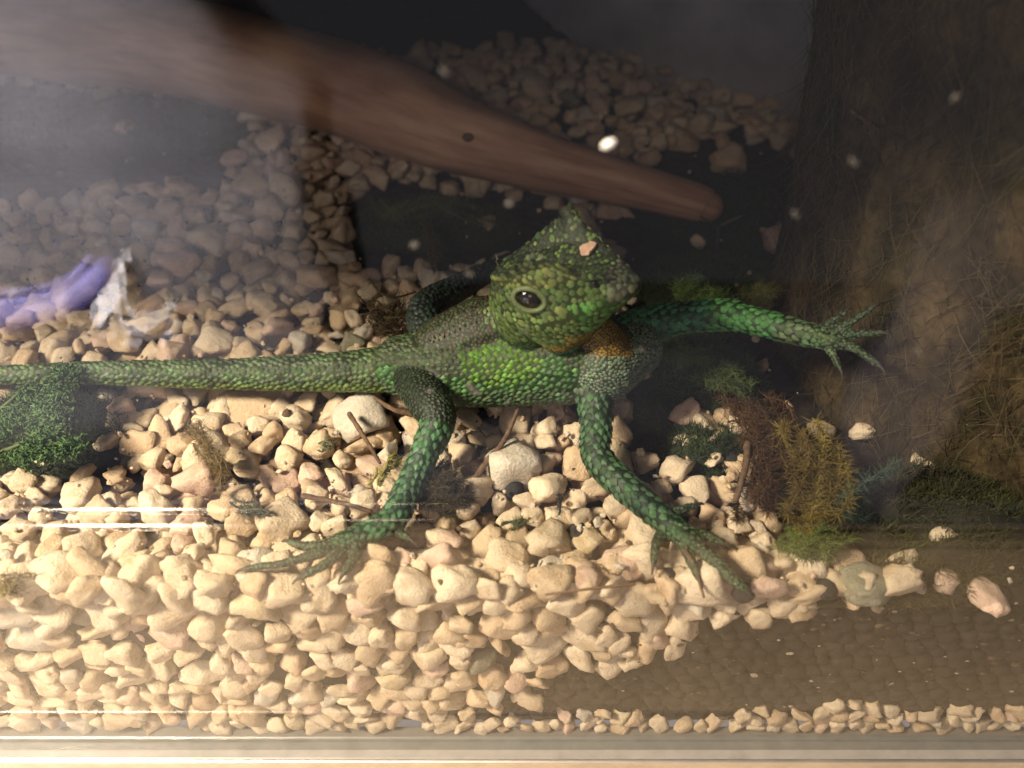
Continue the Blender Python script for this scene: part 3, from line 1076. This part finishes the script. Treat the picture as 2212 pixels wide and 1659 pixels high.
twig('vertical brown twig before the rusty moss', [P(1615, 960, 0.012), P(1610, 1010, 0.012), P(1590, 1080, 0.008)], 0.0012, 0.0009)
twig('long pale twig leaning against the fibrous pillar', [P(1840, 240, 0.105), P(1870, 260, 0.10), P(1900, 285, 0.095)], 0.0006, 0.0008)
twig('small curved twig high on the fibrous pillar', [P(2160, 60, 0.13), P(2165, 110, 0.12), P(2185, 150, 0.11)], 0.0006, 0.0006)

# forked leafy stem in the dark right of the head
stem = thing('seedling', P(1545, 560, 0.0), 'small two-leaved seedling in the dark right of the head', 'plant')
V, Q, T3, _ = tube_vf(catmull([P(1548, 560, 0.0), P(1550, 520, 0.01), P(1552, 495, 0.016)], 6), np.full(13, 0.0006), 6)
mobj('stem', mesh_np('stem', V, [Q, T3], np.full((len(V), 3), 0.06)), M_MOSS, stem)
for e in (P(1512, 470, 0.020), P(1603, 470, 0.020)):
    b0 = P(1552, 495, 0.016)
    ax = e - b0
    sd = norm(np.cross(ax, [0, 0.5, 1]))
    tt = np.array([0, .2, .45, .7, .9, 1.0])
    ww = np.array([.1, .7, 1, .85, .45, .05]) * 0.0036
    V = np.vstack([[b0 + ax * a + sd * w * s + np.array([0, 0, 0.0012 * (abs(s))]) for s in (-1, 0, 1)] for a, w in zip(tt, ww)])
    Q = np.array([[r * 3 + k, r * 3 + k + 1, r * 3 + k + 4, r * 3 + k + 3] for r in range(5) for k in range(2)])
    mobj('leaf', mesh_np('leaf', V, [Q], np.tile([0.16, 0.18, 0.11], (len(V), 1))), M_MOSS, stem)


# ------------------------------------------------------------------ the lizard
liz = thing('lizard', P(1050, 900, 0.0), 'green scaly lizard with angular head reaching one foreleg onto the pillar', 'lizard')
SEGS = []                                   # (curve, radii, region)
PRIM = bmesh.new()


def add_prim(V, Fs):
    vs = [PRIM.verts.new(Vector([float(c) for c in v])) for v in V]
    for f in Fs:
        for q in f:
            try:
                PRIM.faces.new([vs[k] for k in q])
            except ValueError:
                pass


def limb(spec, region, n=8, seg=16):
    """spec: (px, py, z, r) rows"""
    slim = {'hind': 0.84, 'fore': 0.84, 'reach': 0.86, 'far': 0.80, 'toe': 0.86, 'tail': 0.92}.get(region, 1.0)
    k = np.array([[*P(a, b, z), r * slim] for a, b, z, r in spec])
    c = catmull(k, n)
    V, Q, T3, _ = tube_vf(c[:, :3], c[:, 3], seg)
    add_prim(V, [Q, T3])
    SEGS.append((c[:, :3], c[:, 3], region))
    return c


# head: sections across the snout axis, in its own frame (units of one photo pixel at the head)
HU = 0.242 / FPX
HO = CAM + ray(1190, 620) * 0.242
hx = lambda a: RGT * a[0] + UPV * a[1] - FWD * a[2]
HF = norm(hx((0.86, 0.0, 0.50)))
HR = norm(hx((0.40, 0.62, -0.675)))
HR = norm(HR - HF * (HR @ HF))
HT = np.cross(HR, HF)
if HT @ UPV < 0:
    HT = -HT


def H(f, r, t):
    return HO + HU * (HF * f + HR * r + HT * t)


SEC = [(-118, 60, (34, 62), (52, 22), (56, -36), (30, -62), -72), (-80, 62, (60, 72), (76, 26), (78, -46), (44, -84), -98), (-45, 58, (80, 86), (84, 32), (84, -52), (46, -126), -150),
       (-15, 54, (92, 104), (86, 34), (84, -52), (44, -146), -176), (15, 51, (100, 122), (86, 33), (82, -50), (44, -136), -164), (45, 49, (103, 140), (82, 26), (78, -48), (42, -118), -142), (75, 47, (96, 116), (74, 18), (70, -44), (38, -98), -118),
       (105, 44, (80, 76), (64, 12), (62, -40), (34, -80), -94), (135, 38, (58, 50), (52, 8), (50, -34), (28, -58), -70), (165, 27, (38, 30), (40, 4), (38, -26), (22, -40), -47), (190, 13, (20, 15), (27, 0), (25, -17), (14, -27), -31), (202, 3, (7, 3), (11, -4), (10, -10), (5, -17), -18)]
rows = []
for f, top, br, sd, ch, jw, bot in SEC:
    half = [(0, top), (br[0] * 0.55, top * 0.65 + br[1] * 0.30), br, ((br[0] + sd[0]) / 2 - 11, br[1] * 0.62 + sd[1] * 0.38), sd, ((sd[0] + ch[0]) / 2 + 4, (sd[1] + ch[1]) / 2), ch, jw, (0, bot)]
    ring = half + [(-a, b) for a, b in half[-2:0:-1]]
    rows.append([np.array([f, a, b]) for a, b in ring])
rows = np.array(rows)
m = rows.shape[1]
fine = np.array([catmull(rows[:, k], 4) for k in range(m)]).transpose(1, 0, 2)
V = np.array([[H(*q) for q in r_] for r_ in fine]).reshape(-1, 3)
nr = fine.shape[0]
Q = [[j * m + k, j * m + (k + 1) % m, (j + 1) * m + (k + 1) % m, (j + 1) * m + k] for j in range(nr - 1) for k in range(m)]
add_prim(V, [Q, [list(range(m))[::-1], list(range((nr - 1) * m, nr * m))]])
SEGS.append((np.array([H(f, 0, -25) for f in np.linspace(-100, 170, 14)]), np.full(14, 0.014), 'head'))

limb([(870, 790, .018, .0105), (960, 792, .0205, .0132), (1060, 787, .022, .0145), (1160, 777, .025, .0152), (1250, 772, .028, .0150), (1318, 775, .029, .0120)], 'trunk')
nk = np.array([[*P(1215, 762, .029), .0130], [*P(1160, 715, .035), .0115], [*H(-70, 0, -20), .0115]])
c = catmull(nk, 6)
V, Q, T3, _ = tube_vf(c[:, :3], c[:, 3], 16)
add_prim(V, [Q, T3])
SEGS.append((c[:, :3][::-1], c[:, 3][::-1], 'neck'))
limb([(1110, 695, .038, .0085), (1050, 712, .033, .0115), (960, 752, .026, .0110)], 'neck')
# gular pouch to chest
limb([(1285, 715, .042, .0065), (1300, 745, .037, .0085), (1305, 775, .031, .0115)], 'throat')
limb([(1300, 790, .029, .0125), (1370, 755, .029, .0095)], 'chest')
limb([(905, 792, .018, .0098), (800, 800, .0155, .0082), (700, 805, .0135, .0072), (550, 808, .0115, .0061), (400, 808, .0105, .0053), (250, 806, .009, .0046), (100, 808, .008, .0039), (-80, 815, .007, .003), (-280, 840, .006, .0015)], 'tail')
# near hind leg
limb([(895, 815, .0195, .0088), (925, 868, .0215, .0080), (946, 908, .0205, .0068), (915, 985, .0135, .0053), (880, 1060, .0085, .0051), (845, 1125, .0060, .0050), (775, 1158, .0055, .0040), (735, 1172, .0055, .0034)], 'hind')
# far hind leg
limb([(935, 745, .022, .0085), (918, 668, .024, .0072), (990, 622, .020, .0062), (1080, 575, .014, .0045), (1130, 550, .010, .003)], 'far')
# near foreleg
limb([(1278, 815, .0265, .0105), (1286, 860, .0230, .0072), (1288, 920, .0185, .0060), (1292, 990, .0140, .0056), (1365, 1065, .0110, .0052), (1440, 1128, .0075, .0046), (1492, 1168, .0065, .0040)], 'fore')
# far foreleg on the pillar
limb([(1345, 730, .030, .0100), (1400, 702, .032, .0072), (1480, 686, .0345, .0060), (1572, 680, .0365, .0062), (1600, 688, .0368, .0052), (1665, 702, .0375, .0050), (1750, 725, .0385, .0042), (1792, 735, .0385, .0036)], 'reach')
CLAWS = []


def toe(spec, region='toe'):
    c = limb(spec, region, 5, 8)
    CLAWS.append((c[-1, :3], norm(c[-1, :3] - c[-3, :3]), c[-1, 3]))


# hind toes
toe([(750, 1168, .0055, .0026), (690, 1195, .006, .0019), (610, 1218, .0055, .0014), (560, 1224, .005, .0012), (530, 1230, .004, .0010)])
toe([(745, 1165, .0055, .0025), (700, 1178, .006, .0020), (655, 1180, .0055, .0016), (628, 1172, .005, .0012)])
toe([(760, 1172, .005, .0024), (725, 1205, .0055, .0019), (680, 1232, .005, .0015), (655, 1245, .0045, .0012)])
toe([(775, 1170, .005, .0023), (765, 1205, .005, .0018), (745, 1235, .0045, .0013)])
toe([(835, 1135, .0055, .0022), (862, 1150, .005, .0017), (880, 1162, .0045, .0012)])
# near fore toes
toe([(1480, 1160, .006, .0027), (1530, 1200, .007, .0024), (1570, 1238, .007, .0020), (1605, 1268, .005, .0014)])
toe([(1485, 1158, .006, .0023), (1525, 1158, .007, .0019), (1558, 1172, .006, .0013)])
toe([(1430, 1118, .0075, .0022), (1465, 1105, .0085, .0017), (1502, 1092, .008, .0012)])
toe([(1438, 1140, .006, .0024), (1418, 1175, .006, .0018), (1412, 1212, .005, .0012)])
toe([(1475, 1170, .006, .0024), (1492, 1210, .006, .0018), (1508, 1248, .004, .0012)])
# far fore toes, spread on the bark
toe([(1785, 730, .0385, .0021), (1830, 702, .043, .0016), (1880, 668, .048, .0011)])
toe([(1790, 733, .0385, .0021), (1850, 722, .041, .0016), (1900, 720, .043, .0011)])
toe([(1790, 738, .0385, .0022), (1845, 752, .039, .0017), (1895, 788, .037, .0011)])
toe([(1782, 742, .0375, .0020), (1800, 768, .036, .0015), (1812, 792, .034, .0010)])
toe([(1755, 718, .0390, .0018), (1790, 700, .042, .0014), (1822, 676, .045, .0010)])

pm = bpy.data.meshes.new('body')
bmesh.ops.recalc_face_normals(PRIM, faces=PRIM.faces[:])
PRIM.to_mesh(pm)
PRIM.free()
tmp = bpy.data.objects.new('body_source', pm)
COL.objects.link(tmp)
mod = tmp.modifiers.new('remesh', 'REMESH')
mod.mode = 'VOXEL'
mod.voxel_size = 0.0006
sm = tmp.modifiers.new('smooth', 'SMOOTH')
sm.factor = 0.5
sm.iterations = 5
dg = bpy.context.evaluated_depsgraph_get()
ev = tmp.evaluated_get(dg)
body = bpy.data.meshes.new_from_object(ev)
body.name = 'body'
bpy.data.objects.remove(tmp)
n = len(body.vertices)
BV = np.empty(n * 3, np.float32)
body.vertices.foreach_get('co', BV)
BV = BV.reshape(n, 3).astype(float)
BN = np.empty(n * 3, np.float32)
body.vertices.foreach_get('normal', BN)
BN = BN.reshape(n, 3).astype(float)

# nearest skeleton sample of every vertex -> region, run direction, place along the part
SK = np.vstack([s[0] for s in SEGS])
SRAD = np.concatenate([s[1] for s in SEGS])
SREG = np.concatenate([[k] * len(s[0]) for k, s in enumerate(SEGS)])
SDIR = np.vstack([norm(np.gradient(s[0], axis=0)) for s in SEGS])
SDIR[SREG == 0] = -HF                       # head scales point backwards
for k, s in enumerate(SEGS):
    if s[2] in ('trunk',):
        SDIR[SREG == k] *= -1
SPAR = np.concatenate([np.linspace(0, 1, len(s[0])) for s in SEGS])


def nearest(Pts):
    idx = np.empty(len(Pts), int)
    for a in range(0, len(Pts), 20000):
        d2 = ((Pts[a:a + 20000, None] - SK[None]) ** 2).sum(-1)
        idx[a:a + 20000] = np.argmin(np.sqrt(d2) - SRAD[None], 1)
    return idx


# head coordinates of a point
def headc(p):
    v = (p - HO) / HU
    return v @ HF, v @ HR, v @ HT


REGN = [s[2] for s in SEGS]


def colour(p, nrm, reg, par, rg):
    """skin colour at a point: linear base colours of the animal's own pattern"""
    if reg == 'head':
        f, r, t = headc(p)
        top = (nrm @ HT)
        if top > 0.45 and t > 10:
            c = np.array([0.042, 0.062, 0.025])
            if rg.random() < 0.22:
                c = np.array([0.12, 0.18, 0.05])
            if abs(r) > 68:
                c = c * 1.25
        elif t > 48:
            c = np.array([0.13, 0.16, 0.042])
        elif t > -5:
            c = np.array([0.08, 0.125, 0.038])
        else:
            c = np.array([0.125, 0.185, 0.06]) if f < 70 else np.array([0.10, 0.22, 0.055])
            if t < -120 or (f > 20 and t < -95):
                c = np.array([0.22, 0.16, 0.035])
        if f > 150 and t > -15:
            c = np.array([0.075, 0.085, 0.05])
        return c
    up = nrm[2]
    if reg == 'trunk':
        px, py, w = proj(p)
        if ((px - 1085) / 85) ** 2 + ((py - 785) / 52) ** 2 < 1 + 0.3 * rg.normal():
            return np.array([0.085, 0.175, 0.024])
        if up > 0.55:
            return np.array([0.055, 0.078, 0.035])
        if up < -0.05:
            return np.array([0.075, 0.13, 0.06])
        return np.array([0.055, 0.135, 0.042])
    if reg == 'neck':
        px, py, w = proj(p)
        if up > 0.25 and px < 1150:
            return np.array([0.068, 0.060, 0.038]) if rg.random() < 0.55 else np.array([0.055, 0.085, 0.034])
        if px > 1215:
            return np.array([0.06, 0.095, 0.05])
        return np.array([0.055, 0.10, 0.04])
    if reg == 'throat':
        return np.array([0.24, 0.15, 0.03])
    if reg == 'chest':
        return np.array([0.11, 0.15, 0.095])
    if reg == 'tail':
        k = 0.5 + 0.5 * math.sin(par * 46)
        return np.array([0.085, 0.135, 0.05]) * (1 - 0.4 * k) if up > -0.1 else np.array([0.12, 0.18, 0.045])
    if reg == 'hind':
        return np.array([0.030, 0.045, 0.026]) if par < 0.30 else np.array([0.055, 0.125, 0.055])
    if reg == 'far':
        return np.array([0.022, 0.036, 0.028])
    if reg == 'fore':
        return np.array([0.10, 0.15, 0.09]) if par < 0.10 else np.array([0.042, 0.095, 0.038])
    if reg == 'reach':
        return np.array([0.045, 0.165, 0.085]) if par < 0.35 else (np.array([0.06, 0.19, 0.05]) if par < 0.75 else np.array([0.075, 0.12, 0.05]))
    return np.array([0.055, 0.085, 0.04])


rg = np.random.default_rng(5)
vi = nearest(BV)
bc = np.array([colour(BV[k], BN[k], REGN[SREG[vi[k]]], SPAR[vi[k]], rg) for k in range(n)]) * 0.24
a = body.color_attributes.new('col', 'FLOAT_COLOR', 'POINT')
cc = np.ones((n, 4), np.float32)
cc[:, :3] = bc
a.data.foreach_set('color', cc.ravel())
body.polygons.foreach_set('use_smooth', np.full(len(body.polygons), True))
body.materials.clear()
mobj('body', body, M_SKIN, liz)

# scales: overlapping keeled plates laid along the body, one joined part
SIZE = {'head': 0.0026, 'trunk': 0.0021, 'neck': 0.0014, 'throat': 0.0010, 'chest': 0.0012, 'tail': 0.0022, 'hind': 0.0026, 'far': 0.0024, 'fore': 0.0027, 'reach': 0.0028, 'toe': 0.0012}
vsz = np.array([SIZE[REGN[SREG[k]]] for k in vi])
hf, hr, ht = headc(BV)
ishead = np.array([REGN[SREG[k]] == 'head' for k in vi])
crown = ishead & ((BN @ HT) > 0.4) & (ht > 10)
vsz = np.where(ishead & ~crown, rg.choice([0.0018, 0.0023, 0.0029], n, p=[0.25, 0.45, 0.3]), vsz)
vsz = np.where(crown, 0.0017 + 0.0010 * (rg.random(n) < 0.15), vsz)
vsz = np.where(ishead & (ht < -118), 0.0014, vsz)
thigh = np.array([REGN[SREG[k]] == 'hind' and SPAR[k] < 0.30 for k in vi])
vsz = np.where(thigh, 0.0014, vsz)
endk = np.array([(REGN[SREG[k]] in ('hind', 'fore', 'reach') and SPAR[k] > 0.84) for k in vi])
vsz = np.where(endk, 0.0017, vsz)
perm = rg.permutation(n)
hd = ishead & ~crown
cell = {}
keep = []
G = 0.003
for k in perm:
    p = BV[k]
    s = vsz[k]
    key = (int(p[0] // G), int(p[1] // G), int(p[2] // G))
    ok = True
    for dx in (-1, 0, 1):
        for dy in (-1, 0, 1):
            for dz in (-1, 0, 1):
                for (q, sq) in cell.get((key[0] + dx, key[1] + dy, key[2] + dz), ()):
                    m_ = (0.68 if hd[k] else 0.72) * (s + sq) / 2
                    if (p[0] - q[0]) ** 2 + (p[1] - q[1]) ** 2 + (p[2] - q[2]) ** 2 < m_ * m_:
                        ok = False
                        break
                if not ok:
                    break
            if not ok:
                break
        if not ok:
            break
    if ok:
        cell.setdefault(key, []).append((p, s))
        keep.append(k)
keep = np.array(keep)
hf, hr, ht = headc(BV[keep])                # leave the mouth line free of scales
tm = -16 + (hf - 200) * 0.14
mouth = ishead[keep] & (np.abs(ht - tm) < 4.5) & (hf > -10) & (np.abs(hr) > 8)
keep = keep[~mouth]
pp, nn_, ss = BV[keep], BN[keep], vsz[keep]
dd = SDIR[vi[keep]]
dd = norm(dd - nn_ * (dd * nn_).sum(1, keepdims=True))
sd = np.cross(nn_, dd)
TPL = np.array([(-0.50, 0, -0.10), (-0.26, 0.42, -0.08), (0.20, 0.44, 0.02), (0.68, 0, 0.22), (0.20, -0.44, 0.02), (-0.26, -0.42, -0.08), (0.06, 0, 0.24), (-0.1, 0.2, 0.14), (-0.1, -0.2, 0.14)])
TF = np.array([(0, 7, 1), (0, 6, 7), (0, 8, 6), (0, 5, 8), (1, 7, 2), (7, 6, 2), (2, 6, 3), (3, 6, 4), (6, 8, 4), (8, 5, 4)])
TF = TF[:, ::-1]
gran = np.array([REGN[SREG[vi[k]]] in ('head', 'neck', 'throat') for k in keep])
T1 = np.repeat(TPL[None], len(keep), 0)
T1[gran, 3, 0] = 0.50
T1[gran, 3, 2] = -0.06
T1[gran, 2, 2] = -0.04
T1[gran, 4, 2] = -0.04
T1[:, 6, 2] *= rg.uniform(0.8, 1.3, len(keep))
T1[:, :, 2] *= 0.85
T1[gran, :, 2] *= 0.26
T1[ishead[keep], :, 1] *= 1.05
T1[ishead[keep], 1:3, 1] *= 1.08
T1 = T1 * (ss * rg.uniform(0.92, 1.12, len(keep)))[:, None, None]
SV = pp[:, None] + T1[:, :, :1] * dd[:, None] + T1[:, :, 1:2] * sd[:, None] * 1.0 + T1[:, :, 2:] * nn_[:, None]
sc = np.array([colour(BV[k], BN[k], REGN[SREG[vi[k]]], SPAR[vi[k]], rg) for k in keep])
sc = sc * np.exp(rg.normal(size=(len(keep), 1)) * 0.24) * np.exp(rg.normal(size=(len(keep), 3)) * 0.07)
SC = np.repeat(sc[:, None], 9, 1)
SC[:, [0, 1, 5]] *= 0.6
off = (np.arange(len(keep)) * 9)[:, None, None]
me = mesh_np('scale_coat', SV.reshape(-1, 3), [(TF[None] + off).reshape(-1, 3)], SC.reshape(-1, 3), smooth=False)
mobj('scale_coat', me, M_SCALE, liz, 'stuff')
print('lizard verts', n, 'scales', len(keep), 'stones', len(stones))

# eyes: dark ball, pale lid ring
for sgn in (-1, 1):
    e = H(-6, sgn * 84, 26)
    ax = norm(HR * sgn + HF * 0.25 + HT * 0.10)
    u = norm(HF - ax * (HF @ ax))
    w = np.cross(ax, u)
    u, w = u * 0.88 - w * 0.47 * (1 if (w @ UPV) > 0 else -1), w * 0.88 + u * 0.47 * (1 if (w @ UPV) > 0 else -1)
    mobj('eye', mesh_np('eye', e + (IV[:, :1] * u * 29 + IV[:, 1:2] * w * 22 + IV[:, 2:] * ax * 15) * HU, [IF]), M_EYE, liz)
    a = np.linspace(0, 2 * math.pi, 37)
    ring = np.array([e + HU * (u * 34 * math.cos(t) + w * 25 * math.sin(t) + ax * (9 - 3 * abs(math.cos(t)))) for t in a])
    V, Q, T3, _ = tube_vf(ring, np.full(37, 6.0 * HU), 8)
    mobj('eyelid', mesh_np('eyelid', V, [Q, T3], np.tile([0.12, 0.15, 0.065], (len(V), 1))), M_SKIN, liz)
    nb = H(128, sgn * 50, 30)
    mobj('nostril', mesh_np('nostril', nb + (IV * np.array([1, 1, 1])) * HU * 8, [IF]), M_EYE, liz)
    eb = H(-86, sgn * 76, -8)
    mobj('ear', mesh_np('ear', eb + (IV[:, :1] * HF * 7 + IV[:, 1:2] * HT * 11 + IV[:, 2:] * HR * 5) * HU, [IF]), M_CLAY, liz)
for p, dvec, r in CLAWS:
    V, Q, T3, _ = tube_vf(catmull([p - dvec * r, p + dvec * 0.002, p + dvec * 0.0036 - np.array([0, 0, 0.0012])], 4), np.linspace(r * 0.75, 0.0002, 9), 7)
    mobj('claw', mesh_np('claw', V, [Q, T3], np.tile([0.05, 0.045, 0.035], (len(V), 1))), M_SKIN, liz)
# row of small crest spikes from the nape down the neck
bag = Bag()
cr = catmull([H(-105, 0, 78), P(1085, 655, 0.052), P(1010, 690, 0.044), P(930, 738, 0.035)], 8)
bag.add(*blades(cr, np.tile(np.array([-0.4, 0.1, 1.0]), (len(cr), 1)), 0.0022, 0.0010, (0.085, 0.075, 0.045), 0.3, 2))
mobj('crest', bag.mesh('crest'), M_SKIN, liz)
# flake of pale shed skin on the forehead
fl = np.array([H(88 + 17 * math.cos(t) * (1 + .25 * math.sin(3 * t)), 42 + 22 * math.sin(t) * (1 + .2 * math.cos(2 * t)), 60 + 5 * math.sin(t)) for t in np.linspace(0, 2 * math.pi, 14, endpoint=False)])
V = np.vstack([fl, fl + HT * HU * 4])
me = mesh_np('skin_flake', V, [np.array([[k, (k + 1) % 14, 14 + (k + 1) % 14, 14 + k] for k in range(14)]), np.array([list(range(14, 28))]), np.array([list(range(13, -1, -1))])], smooth=False)
mobj('skin_flake', me, M_FLAKE, liz)

# ------------------------------------------------------------------ dried drops on the pane and a painted white glint
for px, py, r, txt in ((960, 155, 4, 'on the glass over the log'), (1015, 592, 5, 'on the glass over the folded hind leg'), (1022, 840, 11, 'large and grey, on the glass over the belly'), (930, 845, 6, 'on the glass over the hind thigh'),
                       (1100, 440, 5, 'on the glass left of the head'), (1720, 465, 6, 'on the glass at the pillar edge'), (1845, 350, 6, 'on the glass over the pillar middle'), (2063, 210, 4, 'topmost on the glass over the pillar'),
                       (1385, 755, 3, 'on the glass over the chest'), (895, 530, 6, 'on the glass over the dark moss'), (1095, 870, 3, 'on the glass under the belly'), (1130, 715, 5, 'on the glass over the cheek'),
                       (1985, 760, 7, 'on the glass over the pillar foot'), (1925, 1478, 6, 'on the glass over the clay fill')):
    c = PY(px, py, -0.0050)
    s = r * 0.00013
    v = IV * np.array([s, 0.0002, s * 0.8]) + c
    v[:, 2] += (v[:, 0] - c[0]) * math.sin(px)
    v = v + np.array([[0.7 * s * noise.noise(Vector(q * 1.7) + Vector((px, py, 0))), 0, 0.7 * s * noise.noise(Vector(q * 2) + Vector((py, px, 0)))] for q in IV])
    mesh_thing('dried_drop', mesh_np('dried_drop', v, [IF]), M_DROP, 'pale dried drop ' + txt, 'drop', 'dried drops on the front glass')
v = IV * np.array([0.0012, 0.0004, 0.0008]) + PY(1315, 312, -0.0052)
v[:, 2] += (v[:, 0] - v[:, 0].mean()) * 0.35
mesh_thing('drop_glint', mesh_np('drop_glint', v, [IF]), M_SPOT, 'bright white drop glint on the glass right above the lizard head', 'drop', 'dried drops on the front glass')  # the specular glint of a drop, painted as plain white

# ------------------------------------------------------------------ on the visitor's side: added stand-ins for the blurred reflections in the pane
M_CLOTH = plain('lilac grey cloth', (0.17, 0.165, 0.17), 0.9, nscale=14, var=0.22)
M_NAVY = plain('dark cloth', (0.05, 0.05, 0.06), 0.9, nscale=30)
M_STRAP = plain('lavender strap', (0.21, 0.19, 0.44), 0.6, nscale=30, var=0.15)
M_BLOB = plain('white tissue', (0.85, 0.85, 0.87), 0.9, nscale=30, var=0.05)


def mirror(px, py, y):
    """the point at depth y on the visitor's side whose mirror image the pane shows at (px, py)"""
    d = ray(px, py)
    t = (-y - CAM[1]) / d[1]
    q = CAM + d * t
    return np.array([q[0], y, q[2]])


standin_t = thing('visitor_standin', (-0.32, -0.36, -0.30), 'lilac grey cloth stand-in for the visitor, mirrored in the front glass', 'bag')  # added cloth shape in place of the visitor's body, for the haze
m, k = 40, 24
V = []
for a in range(m + 1):
    v_ = a / m
    z = -0.298 + 0.398 * v_
    half = 0.205 * (1 - 0.10 * v_ - 0.35 * max(0, v_ - 0.72) / 0.28) * (1 if v_ > 0.02 else 0.9)
    for b_ in range(k):
        t = 2 * math.pi * b_ / k
        cx, sy = math.cos(t), math.sin(t)
        ex = math.copysign(abs(cx) ** 0.5, cx)
        ey = math.copysign(abs(sy) ** 0.6, sy)
        w = 0.010 * noise.noise((ex * 3, ey * 3, v_ * 6)) + 0.006 * noise.noise((ex * 8, ey * 8, v_ * 13))
        V.append((-0.305 + ex * half + w, -0.365 + ey * 0.055 * (1 - 0.4 * v_) + w, z + 0.02 * ex * v_))
a = np.arange(m)[:, None] * k
b = np.arange(k)[None]
Q = np.stack([a + b, a + (b + 1) % k, a + k + (b + 1) % k, a + k + b], -1).reshape(-1, 4)
V = np.array(V)
cut = int(m * 0.14)
mobj('cloth_lower', mesh_np('cloth_lower', V[:(cut + 1) * k], [Q[:cut * k], np.array([list(range(k))[::-1]])]), M_NAVY, standin_t)
Vt = V[cut * k:]
mobj('cloth_upper', mesh_np('cloth_upper', Vt, [Q[:(m - cut) * k], np.array([list(range((m - cut) * k, (m - cut + 1) * k))])]), M_CLOTH, standin_t)
C = catmull([mirror(236, 590, -0.255), mirror(185, 632, -0.255), mirror(100, 662, -0.252), mirror(-20, 672, -0.25), mirror(-160, 650, -0.25)], 10)
for off, r in ((0.0, 0.0105), (0.0112, 0.0034), (-0.0112, 0.0034)):
    T, N, B2_ = frames(C)
    nv = norm(np.cross(T, np.array([0, 1.0, 0])))
    V, Q, T3, _ = tube_vf(C + nv * off - np.array([0, 0, 0]), np.full(len(C), r), 14)
    V[:, 1] = (V[:, 1] - C[:, 1].mean()) * 0.9 + C[:, 1].mean()
    mobj('strap' if off == 0 else 'piping', mesh_np('strap', V, [Q, T3]), M_STRAP, standin_t)
rt = np.random.default_rng(3)
bag = Bag()
for (px, py, rx, rz) in ((255, 650, 0.008, 0.007), (290, 610, 0.005, 0.014), (315, 665, 0.011, 0.007), (355, 672, 0.010, 0.009), (300, 690, 0.010, 0.007), (385, 690, 0.008, 0.006), (262, 675, 0.007, 0.006)):
    c0 = mirror(px, py, -0.222)
    v = np.array([q * (1 + 0.5 * noise.noise(Vector(q * 2.4) + Vector((px, py, 0)))) for q in IV]) * np.array([rx * 1.3, 0.010, rz * 1.3]) + c0
    bag.add(v, [IF], (0.8, 0.8, 0.8))
mesh_thing('blob', bag.mesh('blob', False), M_BLOB, 'crumpled white tissue added for the glare mirrored in the front glass', 'blob')  # shape added for a white glare in the pane, no known object
ol = [(2300, 470), (2212, 480), (2115, 525), (2055, 690), (1990, 860), (1880, 985), (1850, 1060), (1930, 1150), (2300, 1400)]
fr_ = np.array([mirror(px, py, -0.30) for px, py in ol])
cen = fr_.mean(0)
lay = []
for dy, sc_ in ((0.03, 0.80), (0.012, 0.94), (0.0, 1.0), (-0.05, 1.0), (-0.075, 0.93), (-0.09, 0.8)):
    q = cen + (fr_ - cen) * sc_
    q[:, 1] += dy
    lay.append(q)
V = np.vstack(lay)
k = len(ol)
a = np.arange(5)[:, None] * k
b = np.arange(k)[None]
Q = np.stack([a + b, a + (b + 1) % k, a + k + (b + 1) % k, a + k + b], -1).reshape(-1, 4)
me = mesh_np('mass', V, [Q, np.array([list(range(k))]), np.array([list(range(5 * k, 6 * k))[::-1]])])
M_MAUVE = plain('mauve grey cloth', (0.13, 0.115, 0.125), 0.9, nscale=14, var=0.2)
cu = mesh_thing('mass', me, M_MAUVE, 'mauve grey cushion added as the coat mirrored at the lower right of the glass', 'mass')  # stands in for a visitor's coat, added for its veil in the pane
bench = mobj('bench', box_me('bench', -0.75, 0.60, -0.60, -0.26, -0.34, -0.301, 0.004), M_NAVY)
tag(bench, kind='structure')
